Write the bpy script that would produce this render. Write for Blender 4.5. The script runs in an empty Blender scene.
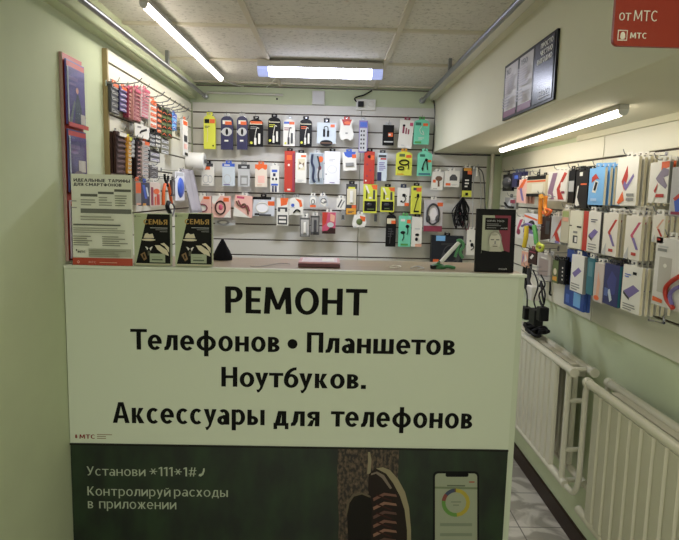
import bpy, math, random
from mathutils import Vector, Matrix
random.seed(7)
PI = math.pi
sc = bpy.context.scene
COL = sc.collection

# ------------------------------------------------------------------ camera
CAM = Vector((0, 0, 1.5))
F = 560.0
YAW, PITCH, ROLL = 0.01795718, 0.11843376, -0.02368395
cy, sy, cp, sp = math.cos(YAW), math.sin(YAW), math.cos(PITCH), math.sin(PITCH)
FW = Vector((sy * cp, cy * cp, -sp)); RT0 = Vector((cy, -sy, 0)); UP0 = RT0.cross(FW)
RT = RT0 * math.cos(ROLL) - UP0 * math.sin(ROLL)
UP = RT0 * math.sin(ROLL) + UP0 * math.cos(ROLL)
cam = bpy.data.cameras.new('camera')
camo = bpy.data.objects.new('camera', cam); COL.objects.link(camo)
camo.matrix_world = Matrix(((RT.x, UP.x, -FW.x, CAM.x), (RT.y, UP.y, -FW.y, CAM.y), (RT.z, UP.z, -FW.z, CAM.z), (0, 0, 0, 1)))
cam.sensor_width = 36; cam.lens = F / 679 * 36; cam.shift_y = -9 / 679; cam.clip_start = 0.02
sc.camera = camo

def on(ax, val, px, py):
    """where the line of sight through a photo point meets the real plane axis = val"""
    d = RT * (px - 339.5) - UP * (py - 261) + FW * F
    return CAM + d * ((val - CAM[ax]) / d[ax])

# ------------------------------------------------------------------ materials
def lin(c):
    c /= 255.0
    return c / 12.92 if c <= 0.04045 else ((c + 0.055) / 1.055) ** 2.4
_m = {}
def M(hexc, rough=0.5, metal=0.0, noise=0.0, scale=40, clear=0.0, emit=0.0, bump=0.0, trans=0.0):
    key = (hexc, rough, metal, noise, scale, clear, emit, bump, trans)
    if key in _m: return _m[key]
    m = bpy.data.materials.new('paint_' + hexc); m.use_nodes = True
    nt = m.node_tree; b = nt.nodes['Principled BSDF']
    rgb = [lin(int(hexc[i:i + 2], 16)) for i in (0, 2, 4)]
    b.inputs['Base Color'].default_value = (*rgb, 1)
    b.inputs['Roughness'].default_value = rough
    b.inputs['Metallic'].default_value = metal
    if max(rgb) < .05 and not clear: b.inputs['Specular IOR Level'].default_value = .2
    if clear: b.inputs['Coat Weight'].default_value = clear; b.inputs['Coat Roughness'].default_value = 0.1
    if trans: b.inputs['Transmission Weight'].default_value = trans; b.inputs['IOR'].default_value = 1.1
    if emit:
        b.inputs['Emission Color'].default_value = (*rgb, 1); b.inputs['Emission Strength'].default_value = emit
    if noise or bump:
        tc = nt.nodes.new('ShaderNodeTexCoord'); n = nt.nodes.new('ShaderNodeTexNoise')
        n.inputs['Scale'].default_value = scale; n.inputs['Detail'].default_value = 5
        nt.links.new(tc.outputs['Object'], n.inputs['Vector'])
        if noise:
            r = nt.nodes.new('ShaderNodeValToRGB')
            r.color_ramp.elements[0].position = 0.3; r.color_ramp.elements[1].position = 0.7
            r.color_ramp.elements[0].color = (*[c * (1 - noise) for c in rgb], 1)
            r.color_ramp.elements[1].color = (*[min(1, c * (1 + noise)) for c in rgb], 1)
            nt.links.new(n.outputs['Fac'], r.inputs['Fac']); nt.links.new(r.outputs['Color'], b.inputs['Base Color'])
        if bump:
            bp = nt.nodes.new('ShaderNodeBump'); bp.inputs['Strength'].default_value = bump; bp.inputs['Distance'].default_value = 0.002
            nt.links.new(n.outputs['Fac'], bp.inputs['Height']); nt.links.new(bp.outputs['Normal'], b.inputs['Normal'])
    _m[key] = m
    return m

PAL = dict(w='e4e1d8', k='0f0f12', n='23234d', o='e2642c', y='d3d548', m='74cfae', r='b93526', p='c5506e', g='8b8b88',
           b='3c5fc0', l='79b3e6', t='6b4a35', e='4f9a4c', c='d9cfb2', v='7c6ea8', s='bfc0c0', d='3c3c40', f='dfa98f',
           x='e9b9ac', q='2a3550', z='2c6d7c', a='d79a33', h='8c3048', i='c9d3da', j='5d6b3c', u='3a2522')
def P(c):
    if not isinstance(c, str): return c
    return M(PAL[c], 0.42) if len(c) == 1 else M(c, 0.42)

def ceiling_mat():
    m = bpy.data.materials.new('mineral_fibre_tile'); m.use_nodes = True; nt = m.node_tree; b = nt.nodes['Principled BSDF']
    b.inputs['Roughness'].default_value = 0.95
    tc = nt.nodes.new('ShaderNodeTexCoord')
    v = nt.nodes.new('ShaderNodeTexNoise'); v.inputs['Scale'].default_value = 55; v.inputs['Detail'].default_value = 6; v.inputs['Roughness'].default_value = 0.75
    r = nt.nodes.new('ShaderNodeValToRGB'); e = r.color_ramp.elements
    e[0].position = 0.36; e[0].color = (0.52, 0.50, 0.44, 1); e[1].position = 0.47; e[1].color = (0.82, 0.79, 0.72, 1)
    n2 = nt.nodes.new('ShaderNodeTexNoise'); n2.inputs['Scale'].default_value = 3
    mx = nt.nodes.new('ShaderNodeMixRGB'); mx.blend_type = 'MULTIPLY'; mx.inputs['Fac'].default_value = 0.25
    nt.links.new(tc.outputs['Object'], v.inputs['Vector']); nt.links.new(tc.outputs['Object'], n2.inputs['Vector'])
    nt.links.new(v.outputs['Fac'], r.inputs['Fac']); nt.links.new(r.outputs['Color'], mx.inputs['Color1'])
    nt.links.new(n2.outputs['Fac'], mx.inputs['Color2']); nt.links.new(mx.outputs['Color'], b.inputs['Base Color'])
    bp = nt.nodes.new('ShaderNodeBump'); bp.inputs['Strength'].default_value = 0.4; bp.inputs['Distance'].default_value = 0.002
    nt.links.new(v.outputs['Fac'], bp.inputs['Height']); nt.links.new(bp.outputs['Normal'], b.inputs['Normal'])
    return m

def floor_mat():
    m = bpy.data.materials.new('marbled_floor_tile'); m.use_nodes = True; nt = m.node_tree; b = nt.nodes['Principled BSDF']
    b.inputs['Roughness'].default_value = 0.3
    tc = nt.nodes.new('ShaderNodeTexCoord')
    br = nt.nodes.new('ShaderNodeTexBrick'); br.offset = 0.0; br.squash = 1.0
    br.inputs['Scale'].default_value = 1.0; br.inputs['Brick Width'].default_value = 0.3; br.inputs['Row Height'].default_value = 0.3
    br.inputs['Mortar Size'].default_value = 0.003; br.inputs['Mortar'].default_value = (0.16, 0.15, 0.13, 1)
    wv = nt.nodes.new('ShaderNodeTexNoise'); wv.inputs['Scale'].default_value = 4; wv.inputs['Detail'].default_value = 7; wv.inputs['Distortion'].default_value = 1.6
    r = nt.nodes.new('ShaderNodeValToRGB'); e = r.color_ramp.elements
    e[0].position = 0.45; e[0].color = (0.36, 0.33, 0.28, 1); e[1].position = 0.55; e[1].color = (0.66, 0.62, 0.55, 1)
    nt.links.new(tc.outputs['Object'], br.inputs['Vector']); nt.links.new(tc.outputs['Object'], wv.inputs['Vector'])
    nt.links.new(wv.outputs['Fac'], r.inputs['Fac']); nt.links.new(r.outputs['Color'], br.inputs['Color1']); nt.links.new(r.outputs['Color'], br.inputs['Color2'])
    nt.links.new(br.outputs['Color'], b.inputs['Base Color'])
    return m

def forest_mat():
    m = bpy.data.materials.new('printed_forest'); m.use_nodes = True; nt = m.node_tree; b = nt.nodes['Principled BSDF']
    b.inputs['Roughness'].default_value = 0.5
    tc = nt.nodes.new('ShaderNodeTexCoord'); mp = nt.nodes.new('ShaderNodeMapping'); mp.inputs['Scale'].default_value = (7, 1, 3.5)
    n = nt.nodes.new('ShaderNodeTexNoise'); n.inputs['Scale'].default_value = 1.6; n.inputs['Detail'].default_value = 3
    r = nt.nodes.new('ShaderNodeValToRGB'); e = r.color_ramp.elements
    e[0].position = 0.38; e[0].color = (0.004, 0.010, 0.004, 1); e[1].position = 0.68; e[1].color = (0.013, 0.032, 0.010, 1)
    nt.links.new(tc.outputs['Object'], mp.inputs['Vector']); nt.links.new(mp.outputs['Vector'], n.inputs['Vector'])
    nt.links.new(n.outputs['Fac'], r.inputs['Fac']); nt.links.new(r.outputs['Color'], b.inputs['Base Color'])
    return m
def bark_mat():
    m = bpy.data.materials.new('printed_bark'); m.use_nodes = True; nt = m.node_tree; b = nt.nodes['Principled BSDF']
    tc = nt.nodes.new('ShaderNodeTexCoord'); mp = nt.nodes.new('ShaderNodeMapping'); mp.inputs['Scale'].default_value = (1, 1, 0.6)
    n = nt.nodes.new('ShaderNodeTexNoise'); n.inputs['Scale'].default_value = 95; n.inputs['Detail'].default_value = 4
    r = nt.nodes.new('ShaderNodeValToRGB'); e = r.color_ramp.elements
    e[0].position = 0.42; e[0].color = (0.010, 0.007, 0.004, 1); e[1].position = 0.66; e[1].color = (0.13, 0.085, 0.05, 1)
    nt.links.new(tc.outputs['Object'], mp.inputs['Vector']); nt.links.new(mp.outputs['Vector'], n.inputs['Vector'])
    nt.links.new(n.outputs['Fac'], r.inputs['Fac']); nt.links.new(r.outputs['Color'], b.inputs['Base Color'])
    return m

GREEN = M('c9d2b2', 0.75, noise=0.03, scale=6, bump=0.15)
CREAM = M('d9d6c0', 0.7, noise=0.02, scale=5)
SLAT = M('d0cdc6', 0.4)
SLATL = M('dfdccb', 0.4)
GROOVE = M('4a3a30', 0.5)
CHROME = M('b9bcc4', 0.25, 1.0)
STEEL = M('8d9096', 0.35, 1.0)
WHITE = M('dcdbd4', 0.45)
ENAMEL = M('d6d2c0', 0.3, clear=0.3)
BLACK = M('131315', 0.45)
CLEAR = M('ffffff', 0.02, trans=1.0)

# ------------------------------------------------------------------ mesh builder
class MB:
    def __init__(s): s.v = []; s.f = []; s.mi = []; s.mats = []; s.smooth = []
    def idx(s, m):
        m = P(m)
        if m not in s.mats: s.mats.append(m)
        return s.mats.index(m)
    def add(s, pts, faces, m, smooth=False):
        o = len(s.v); s.v += [Vector(p) for p in pts]; k = s.idx(m)
        for f in faces: s.f.append([i + o for i in f]); s.mi.append(k); s.smooth.append(smooth)
        return s
    def box(s, x0, y0, z0, x1, y1, z1, m):
        p = [(x0, y0, z0), (x1, y0, z0), (x1, y1, z0), (x0, y1, z0), (x0, y0, z1), (x1, y0, z1), (x1, y1, z1), (x0, y1, z1)]
        return s.add(p, [(0, 3, 2, 1), (4, 5, 6, 7), (0, 1, 5, 4), (1, 2, 6, 5), (2, 3, 7, 6), (3, 0, 4, 7)], m)
    def prism(s, out, y0, y1, m):       # outline in x,z (counter-clockwise seen from -y)
        n = len(out)
        p = [(x, y0, z) for x, z in out] + [(x, y1, z) for x, z in out]
        fs = [tuple(range(n)), tuple(range(2 * n - 1, n - 1, -1))]
        fs += [(i, i + n, (i + 1) % n + n, (i + 1) % n) for i in range(n)]
        return s.add(p, fs, m)
    def flat(s, out, y, m): return s.add([(x, y, z) for x, z in out], [tuple(range(len(out)))], m)
    def rings(s, rings, m, closed=False, smooth=True, caps=True):
        n = len(rings[0]); pts = [p for r in rings for p in r]; fs = []
        R = len(rings)
        for a in range(R if closed else R - 1):
            b = (a + 1) % R
            for i in range(n):
                j = (i + 1) % n
                fs.append((a * n + i, a * n + j, b * n + j, b * n + i))
        s.add(pts, fs, m, smooth)
        if caps and not closed:
            s.add(rings[0], [tuple(range(n - 1, -1, -1))], m); s.add(rings[-1], [tuple(range(n))], m)
        return s
    def tube(s, pts, r, m, n=8, closed=False, radii=None):
        pts = [Vector(p) for p in pts]; N = len(pts); rings = []; prev = None
        for i, p in enumerate(pts):
            a = pts[(i - 1) % N] if (closed or i > 0) else p
            b = pts[(i + 1) % N] if (closed or i < N - 1) else p
            t = (b - a)
            if t.length < 1e-9: t = Vector((0, 0, 1))
            t.normalize()
            if prev is None:
                u = t.cross(Vector((0, 0, 1)))
                if u.length < 0.1: u = t.cross(Vector((1, 0, 0)))
            else:
                u = prev - t * prev.dot(t)
                if u.length < 1e-6: u = t.cross(Vector((0.3, 0.5, 0.8)))
            u.normalize(); prev = u; w = t.cross(u)
            rr = radii[i] if radii else r
            rings.append([p + u * (rr * math.cos(2 * PI * k / n)) + w * (rr * math.sin(2 * PI * k / n)) for k in range(n)])
        return s.rings(rings, m, closed)
    def text(s, txt, x0, x1, zb, cap, y, m, bold=0.0, ext=0.0):
        """lettering facing -y between x0 and x1, baseline zb, capital height cap"""
        V, Fc, K = glyphs(txt, .185 if bold >= .02 else .12)
        mnx = min(p[0] for p in V); mxx = max(p[0] for p in V); sx = (x1 - x0) / (mxx - mnx)
        s.add([(x0 + (p[0] - mnx) * sx, y - k * 1.5e-5, zb + p[1] * cap) for p, k in zip(V, K)], Fc, m)
        return s
    def xf(s, mat):
        s.v = [mat @ p for p in s.v]; return s
    def build(s, name, parent=None, bevel=0.0, loc=None):
        me = bpy.data.meshes.new(name); me.from_pydata([tuple(p) for p in s.v], [], s.f)
        for m in s.mats: me.materials.append(m)
        for p, k, sm in zip(me.polygons, s.mi, s.smooth): p.material_index = k; p.use_smooth = sm
        me.update()
        o = bpy.data.objects.new(name, me); COL.objects.link(o)
        if parent: o.parent = parent
        if loc: o.location = loc
        if bevel:
            b = o.modifiers.new('bevel', 'BEVEL'); b.width = bevel; b.segments = 2; b.limit_method = 'ANGLE'; b.angle_limit = 0.8
        return o

# ------------------------------------------------------------------ hand drawn sans lettering (cap height 1)
def glyph(ch, s=.165):
    """polygons and width of one letter; s is the stem width"""
    h = s * .8; P_ = []
    def bar(x0, z0, x1, z1): P_.append([(x0, z0), (x1, z0), (x1, z1), (x0, z1)])
    def q(*p): P_.append(list(p))
    def arc(cx, cz, rx, rz, a0, a1, tx=None, tz=None):
        tx = s if tx is None else tx; tz = h if tz is None else tz; n = max(3, int(abs(a1 - a0) / 15))
        for i in range(n):
            u, v = math.radians(a0 + (a1 - a0) * i / n), math.radians(a0 + (a1 - a0) * (i + 1) / n)
            P_.append([(cx + (rx - tx) * math.cos(u), cz + (rz - tz) * math.sin(u)), (cx + rx * math.cos(u), cz + rz * math.sin(u)),
                       (cx + rx * math.cos(v), cz + rz * math.sin(v)), (cx + (rx - tx) * math.cos(v), cz + (rz - tz) * math.sin(v))])
    low = ch.islower(); H = .74 if low else 1.0; k = .86 if low else 1.0; D = .27
    c = {'P': 'Р', 'E': 'Е', 'O': 'О', 'H': 'Н', 'A': 'А', 'T': 'Т', 'M': 'М', 'C': 'С'}.get(ch, ch); C_ = c.upper()
    if c == 'е':
        arc(.29, H / 2, .29, H / 2 + .01, 0, 318); bar(.08, H / 2 - h * .45, .575, H / 2 + h * .45); return P_, .58
    if c == 'а':
        bar(.52 - s, 0, .52, H * .62); arc(.27, H * .62, .25, H * .39, 0, 135); arc(.23, .21, .23, .225, 0, 360); bar(.23, .34, .45, .34 + h * .85); return P_, .52
    if c == 'р':
        bar(0, -D, s, H); arc(.29, H / 2, .29, H / 2 + .01, -125, 125); return P_, .58
    if c == 'б':
        arc(.3, .345, .3, .355, 0, 360); arc(.50, .38, .50, .66, 88, 180, s * .95, h); return P_, .6
    if c == 'у' or (c == 'У'):
        d = D if low else 0
        if low: q((0, H), (s * 1.1, H), (.34, .06), (.24, -.02)); q((.55 - s * 1.05, H), (.55, H), (.30, -.08), (.17, -.27), (.10, -.27), (.06, -.27 + h), (.14, -.27 + h), (.2, -.04))
        else: q((0, 1), (s * 1.1, 1), (.40, .36), (.27, .32)); q((.64 - s, 1), (.64, 1), (.33, .12), (.18, 0), (.08, 0), (.08, h), (.16, h), (.26, .26))
        return P_, (.55 if low else .64)
    if c == 'ф' or c == 'Ф':
        arc(.40, H / 2, .40, H / 2 + .01 if low else .38, 0, 360); bar(.40 - s / 2, -D if low else 0, .40 + s / 2, 1.0); return P_, .8
    w = .60 * k
    if C_ == 'Р': bar(0, 0, s, H); bar(s, H - h, .28, H); bar(s, .40, .28, .40 + h); arc(.28, (H + .40) / 2, .27, (H - .40) / 2, -90, 90); return P_, .55
    if C_ == 'Е':
        w = .48 * k; bar(0, 0, s, H); bar(s, 0, w, h); bar(s, H - h, w, H); bar(s, H / 2 - h * .45, w * .94, H / 2 + h * .55); return P_, w
    if C_ == 'М':
        w = .88 * k; q((0, 0), (s, 0), (s + .05, H), (.05, H)); q((w - s, 0), (w, 0), (w - .05, H), (w - .05 - s, H))
        q((.05, H), (.05 + s, H), (w / 2 + s * .4, H * .16), (w / 2 - s * .4, H * .16)); q((w - .05 - s, H), (w - .05, H), (w / 2 + s * .4, H * .16), (w / 2 - s * .4, H * .16)); return P_, w
    if C_ == 'О': r = .38 if not low else .30; arc(r, H / 2, r, H / 2 + .015, 0, 360); return P_, 2 * r
    if C_ == 'С': r = .38 if not low else .29; arc(r, H / 2, r, H / 2 + .015, 48, 312); return P_, 1.7 * r
    if C_ == 'Н': w = .68 * k * .96; bar(0, 0, s, H); bar(w - s, 0, w, H); bar(s, H / 2 - h / 2, w - s, H / 2 + h / 2); return P_, w
    if C_ == 'Т': w = .68 * k; bar(0, H - h, w, H); bar(w / 2 - s / 2, 0, w / 2 + s / 2, H - h); return P_, w
    if C_ == 'П': w = .66 * k; bar(0, 0, s, H); bar(w - s, 0, w, H); bar(s, H - h, w - s, H); return P_, w
    if C_ == 'Г': w = .48 * k; bar(0, 0, s, H); bar(s, H - h, w, H); return P_, w
    if C_ == 'А': w = .72; q((0, 0), (s * 1.05, 0), (w / 2 + .04, 1), (w / 2 - s * .6, 1)); q((w - s * 1.05, 0), (w, 0), (w / 2 + s * .6, 1), (w / 2 - .04, 1)); bar(.14, .22, w - .14, .22 + h); return P_, w
    if C_ == 'К': w = .60 * k; bar(0, 0, s, H); q((s, H * .42), (s + .10, H * .42), (w - .01, H), (w - s * 1.15, H)); q((s * .9, H * .50), (s + .13, H * .60), (w + .02, 0), (w - s * 1.15, 0)); return P_, w + .02
    if C_ == 'Х': w = .60 * k; q((0, 0), (s * 1.15, 0), (w, H), (w - s * 1.15, H)); q((w - s * 1.15, 0), (w, 0), (s * 1.15, H), (0, H)); return P_, w
    if C_ in 'ИЙ':
        w = .68 * k; bar(0, 0, s, H); bar(w - s, 0, w, H); q((s * .8, 0), (s * .8, H * .32), (w - s * .8, H), (w - s * .8, H * .68))
        if C_ == 'Й': arc(w / 2, H + .20, .16, .13, 180, 360, .05, .08)
        return P_, w
    if C_ == 'Л': w = .60 * k + .04; bar(w - s, 0, w, H); bar(.14, H - h, w - s, H); q((.14, H), (.14 + s, H), (.13 + s * .8, H * .32), (.08 + s * .5, .02), (0, -.01), (0, h * .9), (.07, H * .28)); return P_, w
    if C_ == 'Д':
        w = .70 * k; bar(0, -.17, s * .8, h); bar(w - s * .8, -.17, w, h); bar(0, 0, w, h); bar(w - s * 1.5, h, w - s * .5, H); bar(.18, H - h, w - s * 1.5, H); q((.18, H), (.18 + s * .9, H), (.08 + s, h), (.06, h)); return P_, w
    if C_ == 'Я': w = .58 * k; bar(w - s, 0, w, H); bar(.22, H - h, w - s, H); bar(.22, H * .40, w - s, H * .40 + h); arc(.22, H * .70 + h / 4, .22, H * .30 + h * -.25 + .0, 90, 270); q((0, 0), (s * 1.15, 0), (w * .58, H * .42), (w * .30, H * .42)); return P_, w
    if C_ in 'ЬЫ':
        w = .54 * k; bar(0, 0, s, H); t_ = H * .60; bar(s, 0, .26 * k, h); bar(s, t_ - h, .26 * k, t_); arc(.26 * k, t_ / 2, w - .26 * k, t_ / 2, -90, 90)
        if C_ == 'Ы': bar(w + .09, 0, w + .09 + s, H); w += .09 + s
        return P_, w
    if C_ == 'В':
        w = .56 * k; bar(0, 0, s, H); m_ = .25 * k
        for z0, z1, ww in ((0, H * .54, w), (H * .46, H, w * .94)):
            bar(s, z0, m_, z0 + h * .9); bar(s, z1 - h * .9, m_, z1); arc(m_, (z0 + z1) / 2, ww - m_, (z1 - z0) / 2, -90, 90, s, h * .9)
        return P_, w
    if C_ == 'Ш': w = .96 * k; [bar(x, 0, x + s, H) for x in (0, (w - s) / 2, w - s)]; bar(0, 0, w, h); return P_, w
    if C_ == 'Ч': w = .60 * k; bar(w - s, 0, w, H); bar(0, H * .6, s, H); arc(.24, H * .62, .24, .24, 180, 270); bar(.24, H * .62 - .24, w - s, H * .62 - .24 + h); return P_, w
    if C_ == 'Ж':
        w = .86 * k; c0 = w / 2; bar(c0 - s / 2, 0, c0 + s / 2, H)
        for sg_ in (-1, 1):
            q((c0, H * .44), (c0 + sg_ * .12, H * .44), (c0 + sg_ * w / 2, H), (c0 + sg_ * (w / 2 - s * 1.1), H)); q((c0, H * .56), (c0 + sg_ * .12, H * .56), (c0 + sg_ * w / 2, 0), (c0 + sg_ * (w / 2 - s * 1.1), 0))
        return P_, w
    if C_ == 'L': bar(0, 0, s, 1); bar(s, 0, .46, h); return P_, .46
    if C_ == 'I': bar(0, 0, s, 1); return P_, s
    if C_ == 'S': arc(.25, .74, .25, .27, 40, 270); arc(.25, .26, .25, .27, -140, 90); return P_, .5
    if c == '1': bar(.16, 0, .16 + s, 1); q((0, .76), (.16, .84), (.16, 1), (0, .88)); return P_, .16 + s
    if c == '0': arc(.28, .5, .28, .51, 0, 360); return P_, .56
    if c == '5': bar(.05, .86, .48, 1); bar(.05, .5, .05 + h, 1); arc(.24, .31, .26, .32, -130, 115); return P_, .5
    if c == '2': arc(.25, .74, .25, .26, 0, 160); q((0, 0), (.14, .0), (.5, .72), (.34, .72)); bar(0, 0, .5, h); return P_, .5
    if c == '.': bar(0, 0, s * 1.1, s * 1.1); return P_, s * 1.1
    if c == '•': P_.append([(.22 + .22 * math.cos(t), .42 + .22 * math.sin(t)) for t in [2 * PI * i / 20 for i in range(20)]]); return P_, .38
    if c == '*':
        for a_ in (0, 60, 120):
            u = math.radians(a_); dx, dz = .3 * math.cos(u), .36 * math.sin(u); nx, nz = -math.sin(u) * s * .35, math.cos(u) * s * .35
            q((.3 - dx - nx, .5 - dz - nz), (.3 + dx - nx, .5 + dz - nz), (.3 + dx + nx, .5 + dz + nz), (.3 - dx + nx, .5 - dz + nz))
        return P_, .6
    if c == '#': q((.1, 0), (.1 + s * .7, 0), (.22 + s * .7, 1), (.22, 1)); q((.34, 0), (.34 + s * .7, 0), (.46 + s * .7, 1), (.46, 1)); bar(0, .24, .58, .24 + h * .8); bar(.04, .62, .62, .62 + h * .8); return P_, .62
    return P_, .30
_g = {}
CAP = 1.0
def glyphs(txt, s):
    k = (txt, s)
    if k not in _g:
        V = []; Fc = []; K = []; x = 0
        for n_c, ch in enumerate(txt):
            P_, w = glyph(ch, s)
            if n_c and (txt[n_c - 1] in 'ТтГу' and ch in 'елоабу' or ch in 'Тту' and txt[n_c - 1] in 'оеуб'): x -= .07
            for n, pl in enumerate(P_):
                ar = sum(pl[i][0] * pl[(i + 1) % len(pl)][1] - pl[(i + 1) % len(pl)][0] * pl[i][1] for i in range(len(pl)))
                if ar < 0: pl = pl[::-1]
                Fc.append([len(V) + i for i in range(len(pl))]); V += [(x + a_, b_) for a_, b_ in pl]; K += [n % 14] * len(pl)
            x += w + (.095 if s > .13 else .12)
        _g[k] = (V, Fc, K)
    return _g[k]

def tag(o, label=None, cat=None, group=None, kind=None):
    if label: o['label'] = label
    if cat: o['category'] = cat
    if group: o['group'] = group
    if kind: o['kind'] = kind
    return o
def thing(name, label, cat, loc=(0, 0, 0), rz=0.0, group=None, ry=0.0, rx=0.0):
    o = bpy.data.objects.new(name, None); COL.objects.link(o); o.empty_display_size = 0.02
    o.location = loc; o.rotation_euler = (rx, ry, rz)
    return tag(o, label, cat, group)
def copy_tree(o, parent=None):
    c = o.copy(); COL.objects.link(c)
    if parent: c.parent = parent
    for ch in [q for q in bpy.data.objects if q.parent == o]: copy_tree(ch, c)
    return c
def struct(o): o['kind'] = 'structure'; return o

# ------------------------------------------------------------------ room shell (metres; wall faces measured from the photo)
XL, XR, YB, ZC = -0.906, 1.107, 3.65, 2.165
YR = -2.2
struct(MB().box(XL - .1, YR, -.1, XR + .1, YB + .1, 0, floor_mat()).build('floor'))
struct(MB().box(XL - .1, YR, ZC + .012, XR + .1, YB + .1, ZC + .1, ceiling_mat()).build('ceiling'))
struct(MB().box(XL - .1, YR, 0, XL, YB + .1, ZC + .012, GREEN).build('wall_left'))
struct(MB().box(XR, YR, 0, XR + .1, YB + .1, ZC + .012, GREEN).build('wall_right'))
struct(MB().box(XL, YB, 0, XR, YB + .1, ZC + .012, GREEN).build('wall_back'))
# boxed-in beam along the right wall, and the shallow step along the left wall
SX, SZ = 0.648, 1.780
struct(MB().box(SX, YR, SZ, XR, YB, ZC + .012, CREAM).build('trim_1', bevel=0.003))
struct(MB().box(XL, YR, 2.076, XL + .045, YB, ZC + .012, GREEN).build('trim_2'))
struct(MB().box(SX - .03, YR, 2.105, SX, YB, ZC + .012, CREAM).build('trim_3'))
struct(MB().box(XR - .03, YR, 1.757, XR, 2.5, SZ, CREAM).build('trim_4'))
# ceiling grid
gb = M('cdc6b3', 0.6)
g = MB()
for i in (-2, -1, 0, 1, 2):
    x = 0.265 - 0.597 * (1 - i)
    if XL < x < SX: g.box(x - .011, YR, ZC, x + .011, YB, ZC + .012, gb)
struct(g.build('trim_5'))
g = MB()
for k in range(-2, 8):
    y = 3.575 - 0.594 * k
    if y > YR: g.box(XL, y - .011, ZC + .001, SX, y + .011, ZC + .0125, gb)
struct(g.build('trim_6'))
struct(MB().box(XL + .04, YB - .012, ZC - .006, SX, YB, ZC, M('6e675a', .6)).build('trim_7'))
# skirting
BB = M('2f2019', 0.4)
struct(MB().box(XR - .014, YR, 0, XR, YB, .085, BB).build('baseboard_right', bevel=.003))
struct(MB().box(XL, YR, 0, XL + .014, YB, .085, BB).build('baseboard_left', bevel=.003))
struct(MB().box(XL, YB - .014, 0, XR, YB, .085, BB).build('baseboard_back', bevel=.003))
# white pipe in the far right corner
tag(MB().tube([(1.03, 3.62, SZ), (1.03, 3.62, 0.0)], .014, ENAMEL, 12).build('wall_pipe'),
    'white vertical pipe in the far right corner behind the framed portrait', 'pipe')

# ------------------------------------------------------------------ slatwall panels
def slat(name, wall, a0, a1, z0, z1, grooves, mat, label, group, edge=True):
    """a0..a1 along the wall, real grooves between the slats"""
    t = thing(name, label, 'display panel', {'B': (0, YB, z0), 'L': (XL, 0, z0), 'R': (XR, 0, z0)}[wall], 0, group)
    mb = MB()
    def bx(s, e, u0, u1, d0, d1, m):
        u0 -= z0; u1 -= z0
        if wall == 'B': mb.box(s, -d1, u0, e, -d0, u1, m)
        if wall == 'L': mb.box(d0, s, u0, d1, e, u1, m)
        if wall == 'R': mb.box(-d1, s, u0, -d0, e, u1, m)
    bx(a0, a1, z0, z1, 0, .006, GROOVE)
    zs = [z0] + sorted(grooves) + [z1]
    for i in range(len(zs) - 1):
        bx(a0 + .001, a1 - .001, zs[i] + (.004 if i else 0), zs[i + 1] - (.004 if i < len(zs) - 2 else 0), .006, .017, mat)
    mb.build('slat_board', t, bevel=.0012)
    if edge:
        mb = MB(); bx(a0 - .012, a0 - .0005, z0, z1, 0, .02, M('a08d63', .5)); mb.build('edge_trim', t)
    return t
GB = [1.495 + .1 * k for k in range(-5, 6)]
xs = on(1, 3.63, 360.4, 150).x
slat('slatwall_panel', 'B', -.885, xs - .001, .85, 2.055, GB, SLAT, 'wide light grey grooved panel covering the left half of the back wall', 'grooved panels', False)
slat('slatwall_panel', 'B', xs + .001, 1.0, .85, 2.055, GB, SLAT, 'light grey grooved panel on the back wall beneath the white socket, right of the seam', 'grooved panels', False)
slat('slatwall_panel', 'L', 2.292, 3.625, .85, 2.045, GB[:10] + [1.995], SLATL, 'cream grooved panel with an ochre edge on the left green wall', 'grooved panels')
GR = [1.12, 1.23, 1.34, 1.45, 1.56, 1.668]
slat('slatwall_panel', 'R', 2.268, 3.62, 1.003, 1.757, GR, SLATL, 'cream grooved panel on the right wall farther from the viewer, above the far radiator', 'grooved panels', False)
slat('slatwall_panel', 'R', .35, 2.264, 1.003, 1.757, GR, SLATL, 'cream grooved panel on the right wall nearest the viewer, above the near radiator', 'grooved panels', False)

# ------------------------------------------------------------------ packages: one builder, three walls
WALL = {'B': (1, 3.545, 0.0, YB - .017), 'L': (0, -.79, PI / 2, XL + .017), 'R': (0, .965, -PI / 2, XR - .017)}
def decal(mb, w, h, y, ops):
    e = 0.0004
    for k, op in enumerate(ops):
        c = op[0]; yy = y - e * (k + 1)
        if c == 'r':
            _, a, b, a2, b2, m = op; mb.flat([(a * w, b * h), (a2 * w, b * h), (a2 * w, b2 * h), (a * w, b2 * h)], yy, m)
        elif c == 'p': mb.flat([(a * w, b * h) for a, b in op[1]], yy, op[2])
        elif c == 'e':
            _, a, b, ra, rb, m = op; mb.flat([(a * w + ra * w * math.cos(t), b * h + rb * h * math.sin(t)) for t in [2 * PI * i / 20 for i in range(20)]], yy, m)
        elif c == 'o':
            _, a, b, ra, rb, q, m = op; n = 24
            T = [2 * PI * i / n for i in range(n)]
            pts = [(a * w + ra * w * math.cos(t), yy, b * h + rb * h * math.sin(t)) for t in T] + [(a * w + ra * q * w * math.cos(t), yy, b * h + rb * q * h * math.sin(t)) for t in T]
            mb.add(pts, [(i, (i + 1) % n, (i + 1) % n + n, i + n) for i in range(n)], m)
        elif c == 'l':
            _, pl, wd, m = op
            for (a, b), (a2, b2) in zip(pl[:-1], pl[1:]):
                p, q = Vector((a * w, b * h)), Vector((a2 * w, b2 * h)); d = (q - p).normalized() * (wd * w / 2); n = Vector((-d.y, d.x))
                mb.flat([(p - n)[:], (q - n)[:], (q + n)[:], (p + n)[:]], yy, m)
        elif c == 't':
            _, s, a, a2, b, cap, m = op[:7]; mb.text(s, a * w, a2 * w, b * h, cap * h, yy, m, op[7] if len(op) > 7 else .01)
def flatx(ops): # small print: rows of short grey bars
    return ops
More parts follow.
